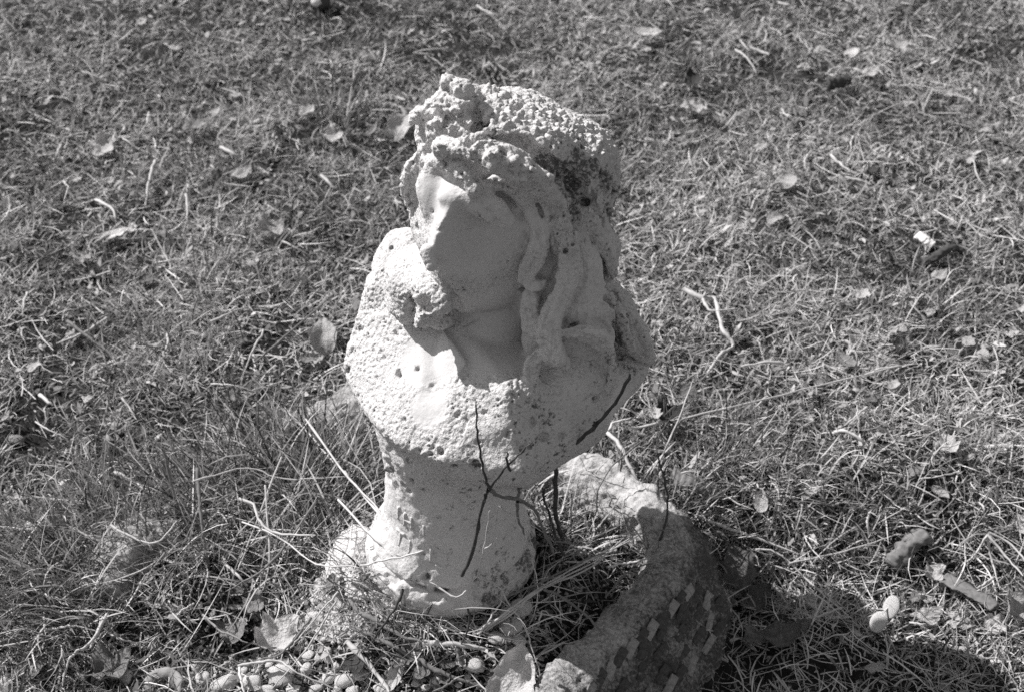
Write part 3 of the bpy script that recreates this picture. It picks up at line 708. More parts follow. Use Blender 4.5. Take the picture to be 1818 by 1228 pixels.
tufts('long_grass', [T_(480, 850, 500, .055, (.04, .10), lean=2.2, tone=.35), T_(560, 880, 480, .05, (.04, .11), lean=1.2, tone=.32), T_(400, 900, 420, .055, (.04, .09), lean=2.8, tone=.38),
        T_(520, 980, 300, .05, (.03, .09), lean=.6, tone=.34), T_(600, 830, 260, .03, (.04, .09), lean=1.5, tone=.4), T_(330, 960, 380, .06, (.03, .08), lean=3.4, tone=.45), T_(230, 880, 380, .06, (.03, .07), lean=2.6, tone=.5),
        T_(120, 980, 600, .07, (.03, .08), lean=3.6, tone=.5), T_(60, 1100, 560, .06, (.04, .09), lean=4.2, tone=.5), T_(150, 1060, 300, .05, (.03, .08), lean=4.6, tone=.45), T_(30, 1000, 300, .06, (.03, .07), lean=4, tone=.5),
        T_(970, 900, 90, .03, (.03, .08), lean=.5, tone=.35), T_(1050, 880, 110, .035, (.03, .07), lean=1, tone=.35), T_(1120, 940, 110, .035, (.03, .07), lean=-.6, tone=.3), T_(1210, 920, 160, .03, (.02, .05), lean=-.4, tone=.3), T_(1010, 960, 90, .03, (.02, .06), lean=-.9, tone=.3),
        T_(1170, 880, 150, .03, (.015, .04), lean=-.3, tone=.25), T_(1240, 900, 200, .03, (.015, .04), lean=-.3, tone=.25), T_(1270, 960, 160, .03, (.015, .04), lean=-.3, tone=.2), T_(1100, 900, 140, .03, (.015, .045), lean=.5, tone=.25), T_(1300, 1000, 120, .03, (.015, .04), lean=-.2, tone=.25), T_(640, 1040, 90, .02, (.02, .05), lean=-1.5, tone=.5), T_(700, 1110, 90, .03, (.02, .05), lean=-1.2, tone=.55), T_(1250, 780, 260, .06, (.02, .06), lean=.4, tone=.5), T_(1340, 900, 260, .07, (.02, .05), lean=-.3, tone=.5),
        T_(1500, 900, 260, .07, (.02, .05), lean=.8, tone=.5), T_(1740, 900, 260, .08, (.02, .05), lean=.5, tone=.45), T_(1640, 560, 160, .06, (.02, .05), lean=.5, tone=.5), T_(1650, 50, 120, .10, (.03, .07), lean=1.8, tone=.6), T_(600, 200, 70, .05, (.04, .09), lean=1.6, tone=.3),
        T_(330, 330, 140, .10, (.03, .06), lean=2, tone=.4), T_(420, 480, 160, .08, (.03, .06), lean=2.5, tone=.4), T_(300, 620, 220, .09, (.03, .06), lean=2.5, tone=.45), T_(1560, 1010, 260, .07, (.015, .04), lean=0, tone=.5), T_(1700, 1130, 300, .07, (.015, .04), lean=-.5, tone=.5)],
      m_grass, 'long unmown grass tufts round the foot of the bust')
tufts('dead_stems', [T_(690, 1075, 80, .05, (.04, .09), (.0008, .0015), .4, .7, (.3, 1.4)), T_(850, 1085, 60, .05, (.03, .08), (.0008, .0014), 1.4, .55, (.3, 1.3)), T_(560, 1060, 110, .06, (.04, .10), (.0008, .0015), .6, .6, (.6, 1.5)), T_(1010, 960, 70, .05, (.03, .08), (.0008, .0014), .8, .4, (.4, 1.4)), T_(450, 960, 120, .08, (.05, .11), (.0009, .0016), 1.0, .6, (.4, 1.4)), T_(500, 900, 110, .10, (.05, .12), (.0008, .0014), 1.8, .65, (.5, 1.4)), T_(620, 930, 60, .05, (.05, .12), (.0008, .0014), 2.2, .7, (.4, 1.3)), T_(400, 1040, 70, .09, (.05, .11), (.0008, .0013), .5, .6, (.5, 1.4)),
        T_(640, 1120, 90, .07, (.04, .09), (.0008, .0014), .3, .6, (.9, 1.5)), T_(820, 1110, 60, .05, (.03, .08), (.0008, .0013), .3, .6, (.8, 1.5)), T_(1060, 900, 60, .05, (.03, .07), (.0008, .0014), .8, .6, (.7, 1.5)), T_(1200, 800, 60, .07, (.04, .09), (.0008, .0015), .8, .7, (.8, 1.5)),
        T_(1400, 980, 90, .10, (.04, .09), (.0008, .0015), -.3, .7, (1.0, 1.5)), T_(150, 1000, 80, .09, (.04, .09), (.0008, .0014), 3.0, .7, (.6, 1.4)), T_(1600, 800, 60, .12, (.03, .07), (.0008, .0014), .3, .7, (1.0, 1.5)), T_(1760, 980, 60, .06, (.04, .08), (.0009, .0016), -1.2, .75, (.7, 1.4)),
        T_(250, 480, 60, .15, (.03, .07), (.0009, .0016), 1, .65, (1, 1.5)), T_(800, 80, 50, .25, (.03, .07), (.001, .0018), 1, .65, (1, 1.5))],
      m_straw, 'bleached dead stems leaning in the tufts')

# loose soil crumbs, bits and shell grit in the flower bed
def crumbs(name, n, cen, spread, size, tone, mat, label, lift=.001):
    Vs = []; a = rng.uniform(0, 2*math.pi, n); r = np.sqrt(rng.random(n)); xy = np.stack([cen[0]+spread[0]*r*np.cos(a), cen[1]+spread[1]*r*np.sin(a)], 1)
    xy = xy[keep_off(xy)]; n = len(xy)
    base = np.array([[1, 0, 0], [-1, 0, 0], [0, 1, 0], [0, -1, 0], [0, 0, 1], [0, 0, -1]], float); tri = np.array([[0, 2, 4], [2, 1, 4], [1, 3, 4], [3, 0, 4], [2, 0, 5], [1, 2, 5], [3, 1, 5], [0, 3, 5]])
    s = rng.uniform(size[0], size[1], n)**1.0; sc_ = rng.uniform(.5, 1.2, (n, 1, 3))*s[:, None, None]*.5
    ang = rng.uniform(0, 6.28, n); V = base[None]*sc_+rng.normal(0, .12, (n, 6, 3))*s[:, None, None]
    c, d = np.cos(ang)[:, None], np.sin(ang)[:, None]; V = np.stack([V[..., 0]*c-V[..., 1]*d, V[..., 0]*d+V[..., 1]*c, V[..., 2]], -1)
    V += np.concatenate([xy, (ground_z(xy[:, 0], xy[:, 1])+lift)[:, None]], 1)[:, None, :]
    F3 = (tri[None]+(np.arange(n)*6)[:, None, None]).reshape(-1, 3)
    me = mesh_np(name, V.reshape(-1, 3), F3, smooth=False); set_attr(me, 'tone', np.repeat(np.clip(rng.normal(tone, .22, n), 0, 1), 6))
    return tag(link(name, me, mat), kind='stuff', label=label)
m_crumb = plain_mat('crumb_mat', .05, .55, .9, 150, .5, .001, use_attr=True)
c = hit(700, 1060)
crumbs('soil_crumbs', 9000, (-.06, -.0), (.25, .17), (.002, .006), .25, m_crumb, 'loose soil crumbs and plant bits in the bed')
crumbs('white_grit', 2600, hit(640, 1040), (.05, .045), (.002, .006), .95, m_crumb, 'white grit fallen off the pedestal foot', .004)
crumbs('pale_grit', 1500, hit(660, 1160), (.16, .07), (.002, .006), .75, m_crumb, 'pale grit between the pebbles')
# ------------------------------------------------------------------ border of the flower bed
def sweep(path, prof, closed=False):
    """path (n,3) ; prof list of (out, up) ; returns V,Q"""
    path = np.asarray(path); n = len(path)
    tg = np.gradient(path, axis=0); tg[:, 2] = 0; tg /= np.linalg.norm(tg, axis=1)[:, None]+1e-9
    out = np.stack([-tg[:, 1], tg[:, 0], 0*tg[:, 0]], 1)
    prof = np.array(prof); V = path[:, None, :]+out[:, None, :]*prof[None, :, 0, None]+np.array([0, 0, 1.])[None, None]*prof[None, :, 1, None]
    m = len(prof); i = np.arange(n-1)[:, None]*m; j = np.arange(m-1)[None]
    Q = np.stack([i+j, i+j+1, i+m+j+1, i+m+j], -1).reshape(-1, 4)
    return V.reshape(-1, 3), Q
def catmull(pts, per=10):
    pts = np.asarray(pts, float); p = np.concatenate([2*pts[:1]-pts[1:2], pts, 2*pts[-1:]-pts[-2:-1]]); out = []
    for i in range(1, len(p)-2):
        for t in np.linspace(0, 1, per, endpoint=False):
            out.append(.5*((2*p[i])+(-p[i-1]+p[i+1])*t+(2*p[i-1]-5*p[i]+4*p[i+1]-p[i+2])*t*t+(-p[i-1]+3*p[i]-3*p[i+1]+p[i+2])*t**3))
    out.append(p[-2]); return np.array(out)
def plane_hit(u, v, z):
    r = ray(u, v); t = (z-CAM_H)/r[2]; return np.array([r[0]*t, CAM_Y+r[1]*t, z])
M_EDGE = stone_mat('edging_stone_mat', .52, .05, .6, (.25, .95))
M_TILE = plain_mat('tile_mat', .16, .50, .85, 260, .8, .002); M_TILE_D = plain_mat('dirty_tile_mat', .03, .14, .9, 220, .8, .002)
def edging(name, pix, ztop, width, drop, batter, dirt_shade_fn, seed, label, flip=1):
    pts = catmull([plane_hit(u, v, ztop) for u, v in pix], 40)
    # even spacing
    s = np.concatenate([[0], np.cumsum(np.linalg.norm(np.diff(pts, axis=0), axis=1))]); k = int(s[-1]/.0018); t = np.linspace(0, s[-1], k)
    pts = np.stack([np.interp(t, s, pts[:, i]) for i in range(3)], 1)
    w = width/2
    key = [(-w-.008, -drop*.7), (-w, -.006), (-w+.006, 0), (w-.012, .002), (w, -.004), (w+batter*.45, -drop*.45), (w+batter, -drop), (w+batter+.004, -drop-.03)]
    prof = [];
    for a, b in zip(key[:-1], key[1:]):
        m = max(2, int(math.hypot(b[0]-a[0], b[1]-a[1])/.0018)); prof += [(a[0]+(b[0]-a[0])*i/m, a[1]+(b[1]-a[1])*i/m) for i in range(m)]
    prof.append(key[-1]); prof = [(flip*a, b) for a, b in prof]
    V, Q = sweep(pts, prof)
    if flip > 0: Q = Q[:, ::-1]
    V, Q, N = refine(V, Q, 0)
    rough = np.full(len(V), .8)
    end = np.minimum(np.repeat(np.linspace(0, 1, len(pts)), len(prof)), 1-np.repeat(np.linspace(0, 1, len(pts)), len(prof)))
    d = .0055*fbm(V, .035, seed, 3)+.0022*fbm(V, .009, seed+5, 3)+.0008*fbm(V, .003, seed+9, 2)-.0025*sstep(.35, .15, worley(V, .012, seed)[0])*(worley(V, .012, seed)[1] > .6)
    V = V+N*d[:, None]; V[:, 2] -= .03*sstep(.03, 0, end)
    c = np.mean(V, 0); me = mesh_np(name, V-c, Q); set_attr(me, 'rough', rough); set_attr(me, 'dirt_shade', dirt_shade_fn(V, prof, len(pts)))
    root = empty(name, tuple(c)); tag(root, label, 'edging stone'); link('stone', me, M_EDGE, root); return root, V, Q
def dirt_shade_main(V, prof, n):
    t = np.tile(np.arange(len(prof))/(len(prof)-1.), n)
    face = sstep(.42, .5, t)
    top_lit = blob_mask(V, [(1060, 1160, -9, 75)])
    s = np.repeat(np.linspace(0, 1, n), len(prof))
    return .66+.20*face+.25*vnoise(V, .02, 4)-.50*sstep(.40, .30, s)*(1-face)-.25*top_lit  # soil stain plus painted shade: shaded stretch darker, sunlit stretches paler
EDGE_PIX = [(955, 790), (1020, 815), (1095, 848), (1152, 885), (1185, 935), (1180, 990), (1135, 1055), (1078, 1115), (1030, 1176), (978, 1240), (930, 1295)]
edge, EV, EQ = edging('bed_edging', EDGE_PIX, .030, .036, .085, .048, dirt_shade_main, 41, 'curved concrete bed edging with light mosaic tiles on its outer face, right of pedestal', 1)
from mathutils.bvhtree import BVHTree
bvh = BVHTree.FromPolygons([tuple(v) for v in EV], [tuple(q_) for q_ in EQ])
tile_me = None
def tile(u, v, lu, lv, du, dv, dark=False):
    """tile standing proud of the face, long side along the photo direction (lu, lv)"""
    h = bvh.ray_cast(Vector((0, CAM_Y, CAM_H)), Vector(ray(u, v)).normalized()); h2 = bvh.ray_cast(Vector((0, CAM_Y, CAM_H)), Vector(ray(u+lu, v+lv)).normalized())
    if h[0] is None or h2[0] is None: return
    n = Vector((0, 0, 0))
    for a, b in ((0, 0), (12, 0), (-12, 0), (0, 12), (0, -12)):
        k = bvh.ray_cast(Vector((0, CAM_Y, CAM_H)), Vector(ray(u+a, v+b)).normalized())
        if k[0] is not None: n += k[1]
    n.normalize(); n = n if n.dot(Vector((0, -1, .5))) > 0 else -n
    y = (h2[0]-h[0]); y = (y-n*y.dot(n)).normalized(); x = y.cross(n).normalized()
    s = pxm(h[0]); hw, hl, th = du*s/2, dv*s/2*1.15, .0008
    bm = bmesh.new(); bmesh.ops.create_cube(bm, size=1)
    for w in bm.verts: w.co = Vector((w.co.x*2*hw*(1+random.uniform(-.08, .08)), w.co.y*2*hl*(1+random.uniform(-.06, .06)), w.co.z*th*2))
    bmesh.ops.bevel(bm, geom=bm.edges[:], offset=.0007, segments=1, affect='EDGES'); me = bpy.data.meshes.new('tile'); bm.to_mesh(me); bm.free()
    o = link('tile', me, M_TILE_D if dark else M_TILE, edge); Mx = Matrix((x, y, n)).transposed().to_4x4(); Mx.translation = h[0]+n*.0005-edge.location; o.matrix_local = Mx
    return o
for u, v in ((1222, 1050), (1191, 1082), (1156, 1117), (1120, 1150), (1084, 1187), (1051, 1218)): tile(u, v, 8, -18, 19, 34)
for u, v in ((1205, 1064), (1173, 1097), (1137, 1131), (1101, 1166), (1067, 1202), (1209, 1085), (1175, 1118), (1140, 1151), (1236, 1052), (1240, 1088), (1241, 1126), (1212, 1160), (1176, 1196), (1274, 1075), (1276, 1115), (1208, 1122), (1172, 1155), (1138, 1190), (1104, 1222), (1206, 1196)): tile(u, v, 8, -18, 17, 33, True)
for u, v in ((1256, 1066), (1260, 1103), (1258, 1142), (1228, 1180), (1190, 1215)): tile(u, v, 5, -18, 18, 34)
edging('bed_edging', [(320, 915), (262, 930), (215, 962), (180, 1005), (165, 1050)], .008, .042, .05, .02, lambda V, p, n: .55+.3*vnoise(V, .02, 5), 47, 'weathered bed edging half buried in long grass at the left', 1)
edging('bed_edging', [(640, 700), (590, 715), (535, 740), (490, 765)], .010, .038, .04, .02, lambda V, p, n: .42+.3*vnoise(V, .02, 6), 53, 'low pale edging stone in the grass behind the left shoulder of the bust', 1)

# ------------------------------------------------------------------ stones
def rock_mesh(name, seed, sub=3, flat=.75, amp=.12, facet=False):
    bm = bmesh.new(); bmesh.ops.create_icosphere(bm, subdivisions=sub, radius=1)
    V = np.array([v.co[:] for v in bm.verts]); d = 1+amp*fbm(V+seed*7.1, .9, seed, 2)+.03*fbm(V+seed*3, .25, seed, 2)
    for v, k in zip(bm.verts, d): v.co *= k
    for v in bm.verts: v.co.z *= flat
    me = bpy.data.meshes.new(name); bm.to_mesh(me); bm.free()
    for p in me.polygons: p.use_smooth = True
    set_attr(me, 'dirt_shade', [.1]*len(me.vertices)); set_attr(me, 'rough', [.35]*len(me.vertices)); return me
ROCKS = [rock_mesh('pebble', k, 3, random.uniform(.55, .8), random.uniform(.16, .34)) for k in range(7)]
M_PEB = stone_mat('pebble_mat', .80, .25, .1, (.6, .9)); M_PEB2 = stone_mat('grey_pebble_mat', .32, .07, .3)
def pebble(u, v, rx, ry=None, mat=None, label=None, group='white pebbles in the bed', name='pebble', h=0, cat='pebble'):
    ry = ry or rx*.85; c = hit(u, v+ry*.2, h+.003); s = pxm(c)*.94
    h = h+.001; me = random.choice(ROCKS); o = bpy.data.objects.new(name, me); C.objects.link(o)
    o.location = c+np.array([0, 0, ry*s*.35]); o.scale = (rx*s, ry*s*1.15, ry*s); o.rotation_euler = (random.uniform(-.3, .3), random.uniform(-.3, .3), random.uniform(-.5, .5) if rx > ry*1.2 else random.uniform(0, 6))
    if len(me.materials) == 0: me.materials.append(M_PEB)
    if mat: o.material_slots[0].link = 'OBJECT'; o.material_slots[0].material = mat
    return tag(o, label or 'rounded white pebble among the plant litter at the bottom left of the photo', cat, None if label and group == 'white pebbles in the bed' else group)
PL = {(500, 1198): 'largest rounded white pebble of the cluster at the bottom left', (401, 1214): 'big white pebble just right of the broken pot neck', (361, 1203): 'white pebble touching the right side of the pot neck',
      (613, 1206): 'wide white pebble beside the thick pale stick', (558, 1097): 'pebble lying alone above the cluster beside the white mortar', (776, 1205): 'white pebble half covered by the long grey stick at the bottom',
      (449, 1210): 'round white pebble between the two biggest of the cluster', (12, 1208): 'pebble in the very bottom left corner', (547, 1163): 'topmost pebble of the small group above the biggest one', (584, 1202): 'white pebble left of the wide one by the pale stick'}
for a in [(361, 1203, 15, 13), (345, 1186, 13, 10), (401, 1214, 24, 17), (449, 1210, 17, 18), (500, 1198, 27, 21), (547, 1163, 12), (568, 1166, 10), (581, 1155, 10), (586, 1169, 11), (545, 1186, 12), (584, 1202, 13), (613, 1206, 20, 14), (558, 1097, 14, 15),
          (640, 1196, 16, 12), (470, 1225, 20, 10), (560, 1222, 14, 8), (680, 1222, 18, 12), (520, 1226, 13, 7), (432, 1190, 9), (386, 1196, 9), (600, 1180, 9), (478, 1180, 8), (626, 1225, 12), (738, 1212, 9), (776, 1205, 12), (600, 1222, 9),
          (12, 1208, 14), (40, 1190, 12), (716, 1190, 8), (655, 1180, 8), (530, 1150, 8), (575, 1135, 8), (700, 1210, 9), (755, 1220, 9), (830, 1200, 7), (815, 1215, 8)]: pebble(*a, label=PL.get(a[:2]))
for a, lb in [((925, 1078, 17, 19), 'pale angular pebble, topmost of the small heap behind the big leaf'), ((907, 1110, 23, 17), 'largest white pebble of the small heap behind the big leaf'), ((882, 1131, 16, 13), 'long white pebble at the left of the small heap behind the big leaf'),
              ((901, 1131, 10, 9), 'smallest white pebble of the heap behind the big leaf'), ((920, 1135, 14, 14), 'white pebble lowest in the heap, touching the big leaf'), ((845, 1178, 15, 17), 'lone white pebble left of the big standing leaf'),
              ((1072, 968, 10, 8), 'small pale stone in the dark litter right of the pedestal'), ((1087, 977, 9, 6), 'flat white chip in the dark litter right of the pedestal'), ((1031, 908, 26, 10), 'pale flat stone lying inside the edging'),
              ((175, 1172, 14, 13), 'dim pebble in the dark hollow at lower left'), ((226, 1205, 14, 16), 'white stone standing left of the clay neck'), ((60, 945, 25, 24), 'white lump of stone half hidden by grass at the left edge'),
              ((845, 1078, 12, 18), 'upright pale shell chip at the front of the pedestal')]: pebble(*a, label=lb)
for a in [(30, 780, 13), (105, 690, 9), (90, 1190, 14, 12), (140, 1205, 18, 12)]: pebble(*a, mat=M_PEB2, label='dull grey stone sunk in the grass at the left', group='grey stones at the left')
# mortar spilled at the left of the foot
def lump(name, u, v, rx, ry, rz, seed, label, mat, h=0, cat='mortar'):
    c = hit(u, v, h); s = pxm(c); bm = bmesh.new(); bmesh.ops.create_icosphere(bm, subdivisions=6, radius=1)
    V = np.array([w.co[:] for w in bm.verts]); bm.verts.ensure_lookup_table()
    d = 1+.22*fbm(V+seed, .8, seed, 2)+.09*fbm(V+seed, .22, seed, 3)+.05*fbm(V, .08, seed, 2)
    V = V*d[:, None]*np.array([rx*s, ry*s, rz*s])
    for w, p in zip(bm.verts, V): w.co = p
    me = bpy.data.meshes.new(name); bm.to_mesh(me); bm.free()
    for p in me.polygons: p.use_smooth = True
    set_attr(me, 'dirt_shade', .15+.15*vnoise(V, .01, seed)); set_attr(me, 'rough', [.9]*len(V))
    return tag(link(name, me, mat, None, tuple(c)), label, cat)
M_MORT = stone_mat('mortar_mat', .68, .12, .3)
lump('mortar_lump', 630, 985, 50, 60, 12, 3, 'crumbly white mortar spread at the left side of the pedestal foot', M_MORT)
lump('mortar_lump', 668, 1035, 60, 42, 11, 5, 'crumbly white mortar below the front left of the pedestal foot', M_MORT)

# ------------------------------------------------------------------ leaves
def leaf_mesh(name, seed, aspect=.55, lobes=0, curl=.3, fold=.3, wav=.08, nu=14, nv=10, tip=.9):
    r = np.random.default_rng(seed); u = np.linspace(0, 1, nu+1); v = np.linspace(-1, 1, nv+1)
    prof = np.sin(math.pi*u**.8)**.75*(1-.25*u)*aspect; prof[0] = .015
    if lobes: prof = prof*(1-.38*np.abs(np.sin(math.pi*lobes*u))**2)
    prof = np.maximum(prof*(1+.06*r.normal(size=nu+1)), .01); prof[-1] = .004
    U, Vv = np.meshgrid(u, v, indexing='ij'); W_ = prof[:, None]*Vv
    X = W_; Y = U-.5+(.10*np.abs(Vv) if lobes else 0)
    q3 = np.stack([X.ravel()*2, Y.ravel()*2, 0*X.ravel()+seed], 1)
    Z = curl*(U-.5)**2*1.6+fold*np.abs(W_)*1.0+curl*.7*W_**2+wav*vnoise(q3, .35, seed).reshape(X.shape)*(.3+np.abs(Vv))+.006*np.cos(np.abs(Vv)*10+U*26)*np.abs(Vv)
    Vt = np.stack([X, Y, Z], -1).reshape(-1, 3); m = nv+1; i = np.arange(nu)[:, None]*m; j = np.arange(nv)[None]
    Q = np.stack([i+j, i+j+1, i+m+j+1, i+m+j], -1).reshape(-1, 4)
    th = .010; top = Vt; bot = Vt-np.array([0, 0, th]); n0 = len(top)
    rim = [k for k in range(0, m)]+[a*m+m-1 for a in range(1, nu+1)]+[nu*m+k for k in range(m-2, -1, -1)]+[a*m for a in range(nu-1, 0, -1)]
    side = [[rim[a], rim[(a+1) % len(rim)], rim[(a+1) % len(rim)]+n0, rim[a]+n0] for a in range(len(rim))]
    Q = np.concatenate([Q, Q[:, ::-1]+n0, np.array(side)]); me = mesh_np(name, np.concatenate([top, bot]), Q)
    vein = np.exp(-(np.abs(W_)/.018)**2)+.6*np.exp(-((np.mod(U*8-np.abs(Vv)*1.6, 1)-.5)/.09)**2)
    set_attr(me, 'tone', np.concatenate([np.clip(.45+.35*vein.ravel(), 0, 1)]*2)); return me
def leaf_mat(name, lo, hi, trans=.12):
    m, b = base_mat(name, .65, .3); n, l = nodes(m); oi = n.new('ShaderNodeObjectInfo')
    t = math_n(m, 'ADD', math_n(m, 'MULTIPLY', tex_noise(m, 6, 5, .65), .75), math_n(m, 'MULTIPLY', attr(m, 'tone'), .25))
    t = math_n(m, 'ADD', t, math_n(m, 'MULTIPLY', math_n(m, 'SUBTRACT', oi.outputs['Random'], .5), .35))
    col = ramp(m, t, [(.3, lo), (.75, hi)]); l.new(col, b.inputs['Base Color']); bump(m, b, tex_noise(m, 14, 4, .6), .5, .02)
    tr = n.new('ShaderNodeBsdfTranslucent'); l.new(col, tr.inputs[0]); mx = n.new('ShaderNodeMixShader'); mx.inputs[0].default_value = .32
    out = [x for x in n if x.bl_idname == 'ShaderNodeOutputMaterial'][0]; l.new(b.outputs[0], mx.inputs[1]); l.new(tr.outputs[0], mx.inputs[2]); l.new(mx.outputs[0], out.inputs[0]); return m
M_LEAF = {'pale': leaf_mat('pale_leaf_mat', .52, .80), 'mid': leaf_mat('leaf_mat', .16, .42), 'dark': leaf_mat('dark_leaf_mat', .04, .13), 'white': leaf_mat('bleached_leaf_mat', .62, .85)}
LV = [leaf_mesh('leaf', 3, .30, 0, .3, .3), leaf_mesh('leaf', 5, .42, 0, .5, .2, .14), leaf_mesh('leaf', 8, .5, 3, .35, .15, .12), leaf_mesh('leaf', 11, .36, 0, -.4, .5, .1), leaf_mesh('leaf', 13, .55, 2, .6, .3, .2), leaf_mesh('leaf', 17, .22, 0, .6, .5, .1), leaf_mesh('leaf', 21, .5, 4, -.3, .2, .15)]
def leaf(u, v, size, kind, tone='pale', rot=0, tilt=(.2, 0), h=.012, label=None, name='dead_leaf', group=None, cat='leaf', wide=1.0):
    c = hit(u, v, h); s = pxm(c)*size
    me = LV[kind]; o = bpy.data.objects.new(name, me); C.objects.link(o); o.location = c; o.scale = (s*wide, s, s)
    tilt = (tilt[0]*.55-.1, tilt[1]-.15)
    o.rotation_euler = (Matrix.Rotation(tilt[0], 4, 'X') @ Matrix.Rotation(tilt[1], 4, 'Y') @ Matrix.Rotation(rot, 4, 'Z')).to_euler()
    if len(me.materials) == 0: me.materials.append(M_LEAF['mid'])
    o.material_slots[0].link = 'OBJECT'; o.material_slots[0].material = M_LEAF[tone]
    return tag(o, label, cat, group)
R = math.radians
